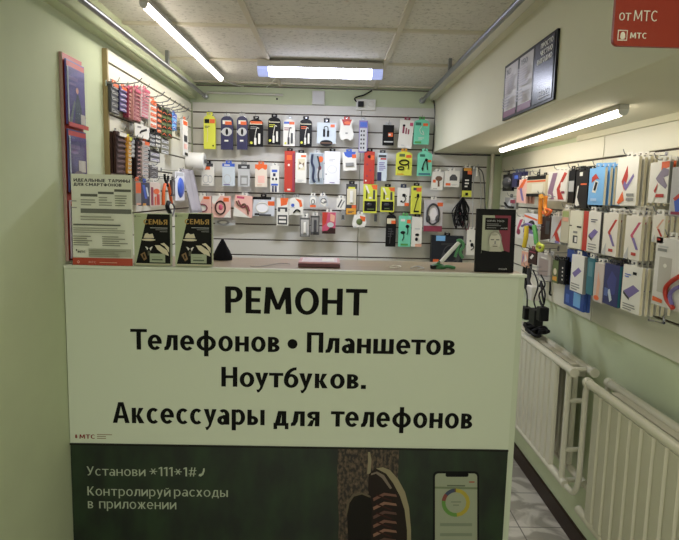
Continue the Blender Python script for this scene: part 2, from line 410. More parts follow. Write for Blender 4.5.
def bars(x0, x1, z0, z1, n, m, seed=1):
    r = random.Random(seed); out = []; dz = (z1 - z0) / n
    for i in range(n):
        e = x0 + (x1 - x0) * r.uniform(.6, 1); out.append(('r', x0, z0 + i * dz, e, z0 + i * dz + dz * .45, m))
    return out

HOOKS = []
def add_hook(wall, loc, reach, label):
    """wire display hook: plate in the groove, prong out towards the shopper, tip turned up"""
    HOOKS.append(0)
    ax, fv, rz, wf = WALL[wall]
    t = thing('display_hook', label, 'hook', loc, rz, 'wire display hooks')
    MB().box(-.006, -.004, -.012, .006, 0, .010, CHROME).build('hook_plate', t)
    MB().tube([(0, -.003, 0), (0, -reach * .5, -.003), (0, -reach, -.004), (0, -reach - .010, .002), (0, -reach - .016, .016)], .0014, STEEL, 6).build('hook_prong', t)

def item(wall, x0, y0, x1, y1, name, label, cat, col, ops=(), tab='w', kids=(), t=.014, stack=0, tilt=0.0, shape='box', hook=True, group=None, fv=None, spine=None, tabh=.018, out=None):
    ax, f0, rz, wf = WALL[wall]; fv = fv if fv is not None else f0
    cx, cyy = (x0 + x1) / 2, (y0 + y1) / 2
    if wall == 'B':
        a = on(1, fv, x0, cyy).x; b = on(1, fv, x1, cyy).x
    elif wall == 'L':
        a = on(0, fv, x0, cyy).y; b = on(0, fv, x1, cyy).y
    else:
        a = -on(0, fv, x0, cyy).y; b = -on(0, fv, x1, cyy).y
    zt = on(ax, fv, cx, y0).z; zb = on(ax, fv, cx, y1).z
    w = b - a; h = zt - zb; m = (a + b) / 2
    loc = {'B': (m, fv, zb), 'L': (fv, m, zb), 'R': (fv, -m, zb)}[wall]
    g0 = {'B': 'packages on the back wall', 'L': 'packages on the left wall', 'R': 'packages on the right wall'}[wall]
    root = thing(name, label, cat, loc, rz, group or g0)
    if tilt: root.rotation_euler = (0, math.radians(tilt), rz) if wall == 'B' else (0, 0, rz)
    th = tabh if tab else 0.0
    bh = h - th
    if wall == 'R' and stack and t == .014: t = .010
    mb = MB(); T = Matrix.Translation((-w / 2, 0, 0))
    if out: mb.prism([(px_ * w, pz_ * bh) for px_, pz_ in out], 0, t, col)
    elif shape == 'arch':
        n = 8; o = [(0, 0), (w, 0), (w, bh * .86)] + [(w / 2 + w / 2 * math.cos(PI * i / n), bh * .86 + bh * .14 * math.sin(PI * i / n)) for i in range(1, n)] + [(0, bh * .86)]
        mb.prism(o, 0, t, col)
    else: mb.box(0, 0, 0, w, t, bh, col)
    if spine: mb.box(w - .0005, .001, .001, w + .0006, t - .001, bh - .001, spine)
    decal(mb, w, bh, 0, ops)
    nm = {'box': 'carton', 'arch': 'backing_card', 'bag': 'bag'}[shape]
    mb.xf(T).build(nm, root)
    if tab:
        tw = min(w * .6, .036) / 2; tb = MB(); z0 = bh - .0005; yy0, yy1 = t * .3, t * .3 + .0015
        tb.box(-tw, yy0, z0, tw, yy1, z0 + th * .3, tab).box(-tw, yy0, z0 + th * .72, tw, yy1, z0 + th, tab)
        tb.box(-tw, yy0, z0 + th * .3, -tw * .35, yy1, z0 + th * .72, tab).box(tw * .35, yy0, z0 + th * .3, tw, yy1, z0 + th * .72, tab)
        tb.build('hang_tab', root)
    for kd in kids:
        kb = MB(); c = kd[0]; pn = kd[1]
        if c == 'C': # cable through unit points
            _, _, pts, r, m_ = kd
            kb.tube(smooth([(px_ * w - w / 2, -r - .001, pz_ * bh) for px_, pz_ in pts]), r, P(m_), 7)
        elif c == 'R': # coil
            _, _, cx_, cz_, rx_, rz_, r, m_ = kd
            kb.tube([(cx_ * w - w / 2 + rx_ * w * math.cos(2 * PI * i / 28), -r - .001, cz_ * bh + rz_ * bh * math.sin(2 * PI * i / 28)) for i in range(28)], r, P(m_), 7, closed=True)
        elif c == 'B': # moulded block
            _, _, a0, b0, a1, b1, d, m_ = kd
            kb.box(a0 * w - w / 2, -d, b0 * bh, a1 * w - w / 2, 0, b1 * bh, P(m_)); kb.build(pn, root, bevel=min(d, (a1 - a0) * w) * .3); continue
        elif c == 'E': # domed piece
            _, _, cx_, cz_, rx_, rz_, d, m_ = kd
            rings = []
            for j in range(5):
                q = math.cos(j * PI / 2 / 4.4); yy = -d * math.sin(j * PI / 2 / 4.4)
                rings.append([(cx_ * w - w / 2 + rx_ * w * q * math.cos(2 * PI * i / 16), yy, cz_ * bh + rz_ * bh * q * math.sin(2 * PI * i / 16)) for i in range(16)])
            kb.rings(rings, P(m_))
        kb.build(pn, root)
    Rz = Matrix.Rotation(rz, 4, 'Z'); back = Rz @ Vector((0, 1, 0))
    for s in range(stack):
        c = copy_tree(root); c.location = Vector(loc) + back * (s + 1) * (t + (.0075 if wall == 'R' and t < .012 else .0035)) + Vector((0, 0, random.uniform(-.003, .003)))
        if wall == 'R': c.rotation_euler = (0, 0, rz + random.uniform(-.03, .03))
        c['label'] = ['second', 'third', 'fourth', 'fifth', 'sixth', 'seventh'][s] + (' box' if name.endswith('box') else ' pack') + ' behind the ' + label
    if hook:
        hz = zt - .3 * th - .004 if tab else zt - .006
        if tab: hz = zb + bh + th * .55
        hx = 0.0
        if tilt: hx = math.sin(math.radians(tilt)) * (hz - zb)
        if wall == 'B': L = (m + hx, wf, hz); reach = wf - fv + .004
        if wall == 'L': L = (wf, m, hz); reach = fv - wf + .004
        if wall == 'R': L = (wf, -m, hz); reach = wf - fv + .004
        add_hook(wall, L, reach, 'hook of the ' + label)
    return root

def smooth(pts, k=5):
    pts = [Vector(p) for p in pts]
    if len(pts) < 3: return pts
    out = []
    for i in range(len(pts) - 1):
        p0 = pts[max(i - 1, 0)]; p1 = pts[i]; p2 = pts[i + 1]; p3 = pts[min(i + 2, len(pts) - 1)]
        for j in range(k):
            t = j / k
            out.append(0.5 * ((2 * p1) + (-p0 + p2) * t + (2 * p0 - 5 * p1 + 4 * p2 - p3) * t * t + (-p0 + 3 * p1 - 3 * p2 + p3) * t ** 3))
    out.append(pts[-1]); return out

# ================================================================== back wall, first row
def cable_pair(x=.45, m='w'):
    return [('C', 'cable', [(x, .12), (x - .02, .35), (x + .04, .55), (x + .12, .68), (x + .26, .66)], .0022, m),
            ('B', 'plug', x - .08, .06, x + .08, .32, .008, m), ('B', 'plug', x + .2, .1, x + .36, .48, .008, m)]
B = 'B'
item(B, 203.6, 112, 215.5, 149, 'cable_package', 'tall yellow card package at the left end of the top row', 'package', 'y',
     [('r', .08, .76, .48, .88, 'k'), ('r', .52, .76, .95, .88, 'o'), ('l', [(.3, .7), (.35, .45), (.3, .2)], .04, 'c')] + bars(.12, .55, .62, .7, 2, 'j') + [('e', .8, .1, .07, .025, 'k')], 'y', shape='arch')
for n_, (a, b) in enumerate(((220.8, 233), (236.8, 247.5))):
    item(B, a, 113, b, 149.6, 'cable_package', ['navy package with a round grey window, next to the yellow package', 'navy package with a round grey window, next to the black cable boxes'][n_], 'package', 'n',
         [('r', .15, .76, .85, .87, 'w'), ('r', .35, .74, .9, .84, 'o'), ('e', .5, .53, .42, .125, 's'), ('r', 0, .5, .1, .56, 's'), ('r', .3, .24, .62, .29, 'w')], 's',
         [('E', 'plug', .5, .53, .12, .1, .007, 'k')], shape='arch', group='navy cable packages on the back wall')
for n_, (a, b, y0, y1) in enumerate(((249, 263, 116, 146.7), (268, 280.4, 114, 144.5), (299.7, 311.9, 116, 146.5))):
    item(B, a, y0, b, y1, 'cable_package', ['black cable box with an orange stripe, right of the two navy packages' , 'black cable box with a plain cream stripe, in the top row', 'black cable box with an orange stripe, right of the white cable box'][n_], 'package', 'k',
         [('r', .05, .80, .95, .87, 'c'), ('r', .1, .83, .95, .92, ['o', 'k', 'k'][n_]), ('e', .17, .14, .1, .05, 'y')] + bars(.1, .6, .64, .76, 2, ['g', 'y', 'o'][n_], n_), 'k',
         cable_pair(.46), shape='arch', group='black cable boxes on the back wall')
item(B, 283.3, 116, 295, 146, 'cable_package', 'white cable box with dark plugs between two black boxes', 'package', 'w',
     [('r', .05, .82, .5, .9, 'b'), ('r', .5, .8, .95, .9, 'o'), ('e', .2, .1, .09, .045, 'y')] + bars(.08, .72, .58, .72, 2, 'h'), 's', cable_pair(.46, 'd'), shape='arch')
item(B, 317, 118, 336, 143.5, 'cable_package', 'wide white package with a black arch and two black plugs', 'package', 'i',
     [('e', .5, 0.02, .34, .15, 'k'), ('r', .7, .78, .93, .92, 'o'), ('p', [(.15, 0), (.85, 0), (.75, .05), (.25, .05)], 't')], 'k',
     [('B', 'plug', .32, .32, .43, .68, .008, 'k'), ('B', 'plug', .53, .32, .64, .62, .008, 'k'), ('C', 'cable', [(.37, .66), (.4, .8), (.55, .8), (.58, .62)], .002, 'k')], tabh=.028)
item(B, 339.3, 116.5, 354, 140.5, 'cable_package', 'white package with a red top and wavy lower edge', 'package', 'w',
     [('p', [(.15, 1), (.85, 1), (.7, .72), (.3, .72)], 'r'), ('e', .55, .84, .22, .08, 'o'), ('r', .42, .32, .58, .38, 'g')], 'r',
     out=[(.1, .08), (.25, 0), (.42, .08), (.6, .08), (.75, 0), (.95, .1), (1, .3), (.85, .7), (.95, 1), (.02, 1), (.1, .7), (0, .35)])
item(B, 359, 117.5, 367.6, 152.6, 'remote_control', 'tall pale blue remote control pack under the socket cable', 'remote control', 'v',
     [('r', .08, .04, .92, .76, 's'), ('r', .1, .8, .9, .95, 'b')] + [('r', .18 + .3 * i, .12 + .13 * j, .36 + .3 * i, .18 + .13 * j, 'd') for i in range(2) for j in range(5)], 's')
item(B, 383, 122, 394, 145.2, 'charger_box', 'small black box with a grey band and an orange sticker', 'package', 'k',
     [('r', .1, .14, .95, .2, 's'), ('r', .48, .42, .9, .62, 'o'), ('r', .5, .48, .7, .56, 'w')], 's', t=.03)
item(B, 398.2, 117, 411.9, 148, 'lipstick_box', 'tilted white box with pink print and a purple top', 'package', 'w',
     [('r', .72, .8, .95, .92, 'p'), ('C0',)][:1] + [('r', .22, .52, .36, .78, 'h'), ('r', .44, .5, .54, .72, 'h'), ('r', .62, .5, .72, .68, 'h'), ('e', .3, .8, .1, .04, 'k')] + bars(.2, .6, .08, .14, 1, 's'), 'h', tilt=4, t=.02)
item(B, 414, 116.5, 429.3, 144.4, 'cable_package', 'mint green package with a thin curled cable in the top row', 'package', 'm',
     [('r', .1, .76, .46, .88, '2c6d5a'), ('r', .58, .74, .9, .85, 'o'), ('r', .08, .04, .5, .12, 'e')] + bars(.3, .7, .2, .3, 2, 'w'), 'e',
     [('C', 'cable', [(.5, .72), (.38, .6), (.45, .45), (.65, .4), (.55, .55)], .0018, 'w')], shape='arch')
# second row
item(B, 201.5, 160.5, 213.7, 185.6, 'accessory_pack', 'white accessory pack with a black and orange header', 'package', 'w',
     [('r', .15, .86, .95, 1, 'd'), ('r', .25, .72, .7, .86, 'o'), ('o', .35, .3, .25, .2, .8, 's'), ('o', .7, .3, .2, .18, .75, 's')] + bars(.1, .9, .04, .1, 1, 'g'), 'k')
item(B, 222.3, 160.5, 234.7, 186, 'accessory_pack', 'white accessory pack with a blue header', 'package', 'i',
     [('r', 0, .86, 1, 1, 'b'), ('r', .15, .9, .6, .95, 'w'), ('o', .4, .3, .3, .22, .85, 's')] + bars(.1, .9, .04, .12, 1, 'v'), 'b')
item(B, 238, 161.5, 249.7, 186.5, 'accessory_pack', 'grey accessory pack with a black header', 'package', 's',
     [('r', 0, .8, 1, 1, 'd'), ('r', .3, .84, .75, .92, 's'), ('r', .2, .05, .85, .5, 'g'), ('r', .3, .12, .75, .4, 's')], 'g')
item(B, 255, 161.5, 267, 187, 'accessory_pack', 'peach accessory pack with a ragged orange header', 'package', 'e0d2c2',
     [('p', [(0, 1), (1, 1), (1, .82), (.85, .76), (.6, .84), (.3, .74), (.1, .82), (0, .8)], 'o'), ('r', .25, .18, .8, .5, 'x')] + bars(.2, .8, .08, .14, 1, 'f'), 'o')
item(B, 270.4, 163, 279, 192, 'earphone_pack', 'narrow white pack with navy squares and dark plug tips', 'package', 'w',
     [('r', .15, .76, .8, .86, 'b'), ('r', .3, .6, .6, .72, 'n'), ('r', .1, .25, .9, .32, 'b'), ('e', .3, .5, .12, .05, 'k'), ('e', .68, .5, .12, .05, 'k')], 'w',
     [('B', 'plug', .22, 0, .4, .24, .008, 'n'), ('B', 'plug', .56, 0, .74, .24, .008, 'n')])
item(B, 284.4, 148, 294.8, 192, 'cable_box', 'tall red box with a small white dot, left of centre', 'package', 'r',
     [('r', .2, .78, .7, .9, 'o'), ('e', .42, .66, .1, .028, 'w'), ('r', .3, .04, .6, .08, 'w')], 'k', [('B', 'clip', .78, .02, .98, .95, .004, 'h')], t=.03)
item(B, 295.5, 150, 306.4, 182.7, 'earphone_pack', 'narrow white pack with a photo of a fair haired head', 'package', 'w',
     [('r', .5, .86, .95, .93, 'o'), ('r', .2, .42, .85, .8, 'c'), ('p', [(.3, .45), (.75, .55), (.8, .7), (.6, .62), (.35, .72)], 't'), ('e', .5, .56, .2, .07, 'w')] + bars(.2, .8, .04, .12, 2, 's'), 'k')
item(B, 309.6, 150, 323.7, 184, 'watch_strap_pack', 'clear pack with a dark watch strap and an orange label', 'package', 'i',
     [('r', .04, .02, .96, .98, '96a0a8'), ('e', .78, .8, .17, .1, 'o'), ('r', .5, .2, .9, .5, 's')], 's',
     [('C', 'strap', [(.2, .95), (.15, .7), (.3, .5), (.25, .2), (.4, .05)], .007, 'q'), ('C', 'strap', [(.55, .9), (.7, .6), (.62, .3), (.7, .1)], .005, 'd'), ('E', 'watch_face', .72, .52, .12, .07, .008, 'h')])
item(B, 324.4, 148.5, 340, 184, 'charger_box', 'large plain white box with a black hang tab', 'package', 'e6e6ea',
     [('e', .12, .3, .04, .018, 'k'), ('o', .5, .45, .3, .12, .93, 's')] + bars(.35, .85, .03, .08, 1, 'v') + bars(.3, .7, .7, .8, 2, 's'), 'k', t=.03)
item(B, 343.4, 149, 357, 170.5, 'card_reader_pack', 'tilted white pack with a blue top and a grey gadget', 'package', 'w',
     [('p', [(.1, 1), (1, 1), (.9, .72), (.4, .7), (.2, .8)], 'b'), ('r', .7, .66, 1, .86, 'o')], 'b', [('B', 'card_reader', .2, .22, .8, .42, .01, 'g')], tilt=-4)
item(B, 364, 148.5, 374.5, 184, 'cable_box', 'tall red box with three black dots, beneath the remote control pack', 'package', 'r',
     [('e', .5, .84, .2, .05, 'k'), ('r', .62, .74, .95, .88, 'o'), ('e', .3, .6, .1, .03, 'h'), ('e', .6, .42, .1, .03, 'h'), ('e', .3, .25, .1, .03, 'h'), ('e', .2, .1, .08, .025, 'w')], 'k')
item(B, 377.5, 150, 387, 181, 'cable_package', 'narrow white and navy pack right of the dotted red box', 'package', 'i',
     [('r', .1, .84, .9, .93, 'd'), ('r', .3, .76, .9, .82, 'r'), ('r', 0, 0, .45, .32, 'n')] + bars(.15, .9, .38, .7, 5, 'v'), 'd')
item(B, 396, 148.5, 412, 175.5, 'earphone_pack', 'yellow pack with coiled black earphones in the second row', 'package', 'y',
     [('r', .2, .78, .55, .9, 'j'), ('r', .62, .74, .95, .86, 'o')] + bars(.1, .7, .04, .1, 1, 'o'), 'a',
     [('R', 'earphone_cable', .5, .54, .28, .1, .0045, 'k'), ('R', 'earphone_cable', .32, .3, .18, .06, .004, 'k'), ('C', 'earphone_cable', [(.7, .5), (.8, .4), (.76, .28)], .003, 'k')], shape='arch')
item(B, 417.5, 148.5, 432, 176, 'earphone_pack', 'mint pack with black earphones in the second row', 'package', 'm',
     [('r', .15, .78, .5, .88, '2c6d5a'), ('r', .7, .56, .95, .66, 'o'), ('r', .1, .04, .9, .12, 'z')], 'm',
     [('C', 'earphone_cable', [(.35, .2), (.4, .45), (.6, .68), (.66, .45), (.7, .25)], .0032, 'k'), ('E', 'earbud', .6, .66, .1, .06, .008, 'k'), ('E', 'earbud', .36, .3, .07, .06, .006, 'k')], shape='arch')
item(B, 431.5, 169, 443, 190, 'tripod_box', 'white box with a brown phone holder print', 'package', 'w',
     [('e', .6, .64, .3, .14, 't'), ('p', [(.5, .6), (.65, .6), (.72, .2), (.55, .18)], 't'), ('r', .1, .4, .35, .56, 'o')] + bars(.15, .7, .06, .12, 1, 'g'), 'w', t=.025, tilt=2)
item(B, 444.4, 168, 459.5, 187, 'speaker_box', 'square white box with a dark round speaker print', 'package', 'w',
     [('r', .1, .08, .42, .24, 'o'), ('p', [(.35, .4), (.85, .4), (.85, .62), (.7, .78), (.5, .78), (.35, .62)], 'd')] + bars(.5, .9, .1, .2, 2, 's'), 'w', t=.025)
item(B, 462.5, 165, 472, 197, 'cable_package', 'black pack with an orange bar and yellow foot', 'package', 'k',
     [('r', .1, .9, .9, 1, 'a'), ('r', .5, .78, .95, .9, 'o'), ('r', 0, 0, 1, .22, 'y'), ('r', .35, .05, .65, .15, 'k')] + bars(.25, .7, .34, .66, 3, 'w'), 'w')
# third row
item(B, 194.5, 193, 211.2, 214, 'usb_coil_pack', 'pink pack with a short dark coil behind the leaflet box', 'package', 'x',
     [('p', [(0, 1), (.55, 1), (.3, .5), (0, .6)], 'w'), ('r', .55, .82, .9, .96, 'o'), ('e', .5, .34, .3, .25, 'w')], 'w', [('R', 'cable', .5, .34, .26, .2, .004, 'h')])
item(B, 212.2, 193, 230.7, 217.5, 'usb_coil_pack', 'pink pack with a big dark cable ring', 'package', 'x',
     [('p', [(0, 1), (.45, 1), (.1, .6), (0, .7)], 'w'), ('r', .6, .74, .9, .92, 'o'), ('p', [(.6, 0), (1, 0), (1, .4)], 'w')], 'w', [('R', 'cable', .45, .46, .26, .3, .0045, 'u'), ('E', 'cable_end', .46, .48, .12, .14, .006, 'p')])
item(B, 214.5, 216.5, 236, 226, 'cable_bag', 'crumpled clear bag with a grey cable, half under the pink ring pack', 'bag', 's',
     [('e', .4, .55, .3, .35, 'g'), ('e', .4, .55, .18, .2, 'w')], 's', [('R', 'cable', .42, .5, .24, .3, .003, 'g')], t=.008, fv=3.58, out=[(.05, .1), (.5, 0), (.95, .2), (1, .9), (.5, 1), (0, .8)])
item(B, 233.2, 192.5, 252, 217, 'car_charger_pack', 'tilted pink and white pack with a brown twisted cable', 'package', 'x',
     [('p', [(0, 0), (.9, 0), (0, .45)], 'w'), ('r', .1, .84, .5, .94, 'p')] , 'w', [('C', 'cable', [(.1, .7), (.3, .5), (.55, .62), (.7, .4), (.8, .15)], .005, 't'), ('C', 'cable', [(.2, .75), (.45, .45), (.7, .55), (.85, .3)], .004, 'h')], tilt=5)
item(B, 252.5, 194, 274.5, 216, 'headset_pack', 'clear pack with a round white headset and a black top strip', 'package', 'c9ccd2',
     [('r', 0, .86, .85, 1, 'k'), ('r', .7, .55, 1, .78, 'o'), ('r', .1, .04, .3, .14, 'k'), ('r', .3, 0, .85, .1, 'd'), ('e', .45, .45, .3, .28, 'e8e8ec')], 'k', [('R', 'headset_band', .45, .45, .28, .26, .003, 'w')])
item(B, 276.7, 195, 288.5, 225.5, 'adapter_pack', 'narrow white pack with two dark ring sockets and an orange corner', 'package', 'w',
     [('p', [(.3, 1), (1, 1), (.85, .76), (.35, .7)], 'o'), ('r', .1, .5, .9, .66, 'd'), ('r', .3, .5, .7, .6, 'w'), ('r', .1, .04, .9, .38, 'd'), ('r', .2, .24, .8, .32, 'w'), ('r', .2, .1, .8, .18, 'w')], 'g')
item(B, 289.3, 194.5, 303.3, 215, 'adapter_pack', 'white pack with an orange flash, under the tall red box', 'package', 'w',
     [('p', [(.4, .95), (.85, .85), (.95, .5), (.75, .45), (.7, .7)], 'o'), ('e', .25, .55, .12, .1, 'b'), ('r', .1, .4, .4, .46, 's')], 'g', [('C', 'cable', [(.3, .12), (.55, .3), (.8, .2)], .005, 'k')], shape='arch')
item(B, 309.3, 193, 316.6, 207.5, 'ring_holder_pack', 'tiny ring holder pack with a white top and orange foot', 'package', 's',
     [('r', .1, .02, .9, .22, 'o'), ('e', .5, .6, .45, .35, 'w')], 'w', [('R', 'finger_ring', .5, .5, .22, .2, .002, 'd')], t=.01)
item(B, 320, 193, 328.6, 206.5, 'ring_holder_pack', 'tiny ring holder pack with a tilted grey ring', 'package', 's',
     [('p', [(.1, .3), (.6, 0), (.9, .4), (.5, .9)], 'w'), ('r', .5, .3, .9, .5, 'g')], 'w', [('R', 'finger_ring', .5, .55, .3, .22, .002, 'd')], t=.01, tilt=-8)
item(B, 336.7, 195.5, 345.2, 209.5, 'stylus_pack', 'small pack with two slanted grey pens', 'package', 'w',
     [('l', [(.15, .2), (.6, .9)], .16, 'd'), ('l', [(.45, .15), (.9, .8)], .14, 'g')], 'w', t=.01)
item(B, 341.2, 208.5, 345, 220, 'key_fob', 'small dark grey fob dangling below the slanted pens', 'fob', 'g', [('r', .2, .1, .8, .5, 'd')], 'g', t=.01, hook=False, tabh=.01)
item(B, 346, 181, 357, 214.4, 'cable_package', 'yellow and black pack with a long white plug', 'package', 'd',
     [('r', .08, .32, .92, .84, 'c'), ('r', .05, 0, .95, .2, 'a'), ('r', .55, .2, .95, .3, 'o'), ('r', .2, .84, .8, .9, 'y')] + bars(.2, .8, .05, .14, 2, 'd'), 'k', [('B', 'plug', .35, .38, .65, .78, .01, 'w')])
for n_, (a, b, y0, y1) in enumerate(((363.3, 377, 181.5, 213), (380.6, 394.4, 184, 212))):
    item(B, a, y0, b, y1, 'earphone_pack', ['yellow pack with a black window, beneath the dotted red box', 'yellow pack with a black window, right of its twin'][n_], 'package', 'y',
         [('r', .08, .06, .94, .42, 'k'), ('r', .2, .5, .3, .8, 'k'), ('r', .7, .48, .85, .8, 'd'), ('r', .4, .5, .6, .56, 'w'), ('p', [(.1, .96), (.25, .96), (.45, .7), (.35, .68)], 'w'), ('p', [(.55, .98), (1, .98), (1, .82), (.7, .84)], 'o')] + bars(.3, .85, .12, .2, 1, 'j', n_), 'k',
         [('E', 'earbud', .45, .3, .2, .06, .006, 'd')], group='yellow earphone packs on the back wall')
item(B, 374.2, 213.5, 377, 221.5, 'key_fob', 'small dark rubber fob under the black window pack', 'fob', 'd', [], 'd', t=.01, hook=False, tabh=.008)
item(B, 397.5, 184, 409.2, 206, 'earphone_pack', 'white pack with small black earbuds and a round dark tab', 'package', 'w',
     [('r', .4, .52, .8, .58, 'k'), ('e', .55, .62, .15, .06, 'k'), ('e', .35, .25, .1, .06, 'k'), ('r', .62, 0, 1, .18, 'o')], 'q', [('C', 'earphone_cable', [(.45, .55), (.7, .45), (.6, .25), (.4, .2)], .0025, 'k')], tabh=.024)
item(B, 411, 183, 421.5, 214, 'earphone_pack', 'tall yellow pack with a straight black earphone', 'package', 'y',
     [('r', .2, .84, .55, .94, 'd'), ('r', .5, .8, .95, .94, 'o'), ('r', .3, .06, .8, .12, 'k')], 'k', [('C', 'earphone_cable', [(.35, .12), (.5, .4), (.65, .6), (.35, .58)], .0022, 'k'), ('E', 'earbud', .66, .66, .13, .07, .008, 'k')])
item(B, 424, 197, 442.5, 231.5, 'headphone_pack', 'clear pack with silver over-ear headphones and a purple base', 'package', 'c4bec2',
     [('r', 0, 0, 1, .18, 'h'), ('r', .7, .8, 1, .92, 'o'), ('r', .02, .2, .12, .9, 's'), ('e', .48, .55, .22, .2, 'e8e4e4')], 'w',
     [('R', 'headband', .48, .55, .32, .32, .006, 'd'), ('E', 'ear_cup', .22, .4, .12, .12, .014, 'd'), ('E', 'ear_cup', .74, .4, .12, .12, .014, 'd')])
item(B, 386, 211, 396, 246.7, 'cable_package', 'tall black pack with an orange and white top label', 'package', 'k',
     [('r', .06, .7, .92, .86, 'c'), ('r', .5, .7, .94, .8, 'o')] + bars(.2, .8, .3, .6, 4, 'd'), 'k', [('C', 'cable', [(.4, .1), (.45, .3), (.55, .5)], .003, 'd')], shape='arch')
item(B, 398.6, 213, 411, 246.7, 'earphone_pack', 'tall mint pack with black earphones in the lowest row', 'package', 'm',
     [('r', .15, .82, .5, .9, 'w'), ('r', .65, .76, .95, .88, 'o'), ('r', .2, .04, .8, .1, 'e')], 'e',
     [('E', 'earbud', .7, .66, .15, .06, .008, 'k'), ('C', 'earphone_cable', [(.7, .64), (.74, .5), (.68, .4)], .0025, 'k'), ('E', 'earbud', .35, .46, .2, .05, .008, 'k'), ('C', 'earphone_cable', [(.4, .44), (.42, .3), (.3, .2)], .0025, 'k')])
item(B, 411.6, 214, 422, 246.7, 'earphone_pack', 'tall white pack with a black bud and a dark tab', 'package', 'w',
     [('r', .3, .58, .8, .62, 's'), ('r', .4, 0, 1, .1, 'f')], 'k', [('E', 'earbud', .55, .4, .2, .045, .007, 'k'), ('E', 'earbud', .5, .25, .14, .06, .007, 'k')])
# fourth row
item(B, 300, 213.5, 309.8, 236.7, 'car_charger_pack', 'dark pack with a long white car charger', 'package', '5e5c5a',
     [('r', .1, .04, .9, .9, 'b9b6b2'), ('r', .1, .04, .9, .16, 'g')], 'w', [('B', 'charger', .35, .2, .65, .75, .012, 'w')], tabh=.026)
item(B, 310.5, 212.5, 319.4, 235, 'car_charger_pack', 'dark pack with a long grey car charger', 'package', '4a4846',
     [('r', .12, .06, .88, .9, '8f8c88'), ('r', .12, .06, .88, .16, 'd')], 'w', [('B', 'charger', .38, .15, .68, .8, .012, 'd')], tabh=.02)
item(B, 322.2, 209.5, 335.6, 233.7, 'toy_pack', 'red and pink pack with dark patches, lowest row left of centre', 'package', 'p',
     [('p', [(0, 1), (.4, 1), (.3, .5), (0, .3)], 'r'), ('p', [(.6, .95), (.95, .85), (.9, .55), (.6, .6)], 'f'), ('p', [(0, 0), (1, 0), (1, .25), (.6, .3), (.4, .15), (0, .12)], 'u'), ('e', .62, .42, .25, .12, 's')], 'w')
item(B, 352, 211.5, 366.2, 227.8, 'badge_pack', 'small white pack with a round green and orange badge', 'package', 'w',
     [('p', [(.5, .9), (.9, .85), (.9, .5), (.6, .5)], 'o'), ('r', .1, 0, .3, .1, 's')], 'w', [('E', 'badge', .5, .45, .22, .25, .006, 'j')], tilt=3, out=[(.1, 0), (.9, .08), (1, .4), (.85, 1), (.1, .95), (0, .3)])
item(B, 431.5, 233, 463, 266, 'headphone_box', 'large dark headphone box with a blue badge above the counter', 'box', '25282f',
     [('r', .13, .83, .42, 1, 'l'), ('r', .06, .1, .24, .22, 'o'), ('o', .62, .42, .26, .3, .86, 'd'), ('e', .4, .3, .08, .16, 'd'), ('e', .84, .3, .07, .16, 'd')] + bars(.3, .8, .7, .78, 2, 'd'), 'k', t=.05, group='boxes at the foot of the back wall')
item(B, 466.7, 227, 475.8, 255, 'charger_pack', 'white charger pack hanging below the looped cables', 'package', 'w',
     [('e', .6, .4, .18, .08, 'k'), ('e', .4, .56, .1, .04, 'd')], 'w', [('C', 'cable', [(.6, .44), (.8, .3), (.5, .2)], .003, 'k')])

# ---- looped cables and bundle hanging at the right end of the back wall
def hung(name, label, cat, tubes, group=None, loc=(0, 0, 0)):
    t = thing(name, label, cat, loc, 0, group)
    for pn, pts, r, m in tubes:
        MB().tube(smooth([Vector(p) - Vector(loc) for p in pts]), r, P(m), 7).build(pn, t)
    return t
def bp(px, py, y=3.56): return on(1, y, px, py)
tb = bp(477, 167)
add_hook('B', (tb.x, YB - .017, tb.z), YB - .017 - 3.55, 'wire hook of the long looped charger cable')
hung('charger_cable', 'long dark cable hung in a tall loop at the right end of the back wall', 'cable',
     [('cable', [bp(477, 167.5), bp(474, 172), bp(473, 200), bp(472, 240)], .003, 's'),
      ('cable', [bp(477, 167.5, 3.565), bp(483, 174, 3.565), bp(485, 200, 3.565), bp(485, 245, 3.565)], .0035, 'd'),
      ('cable', [bp(477, 168, 3.57), bp(480, 176, 3.57), bp(481, 205, 3.57), bp(478, 240, 3.57)], .003, 'g'),
      ('plug', [bp(477, 167.5, 3.55), bp(477, 176, 3.55)], .007, 'w')], loc=tuple(bp(477, 167)))
tb = bp(463, 197)
add_hook('B', (tb.x, YB - .017, tb.z), YB - .017 - 3.54, 'wire hook holding the tangle of black and dark red cables')
rr = random.Random(3); tubes = []
for k in range(16):
    x0 = 463 + rr.uniform(-3, 3); xb = 460 + rr.uniform(-8, 6); yy = 3.555 + rr.uniform(-.02, .02); yl = rr.uniform(219, 231)
    tubes.append(('cable', [bp(463, 197, yy), bp((x0 + xb) / 2 - 2, 208, yy), bp(xb, yl - 9, yy), bp(xb + 2, yl, yy), bp(xb + 4, yl - 8, yy), bp(x0 + 3, 209, yy - .006), bp(463, 197.5, yy - .004)], rr.uniform(.0025, .005), ['k', 'k', 'd', 'h', 'd', 'k', 'g'][k % 7]))
hung('cable_bundle', 'tangled bundle of black and dark red cables hung below the black and yellow pack', 'cables', tubes, loc=tuple(tb))

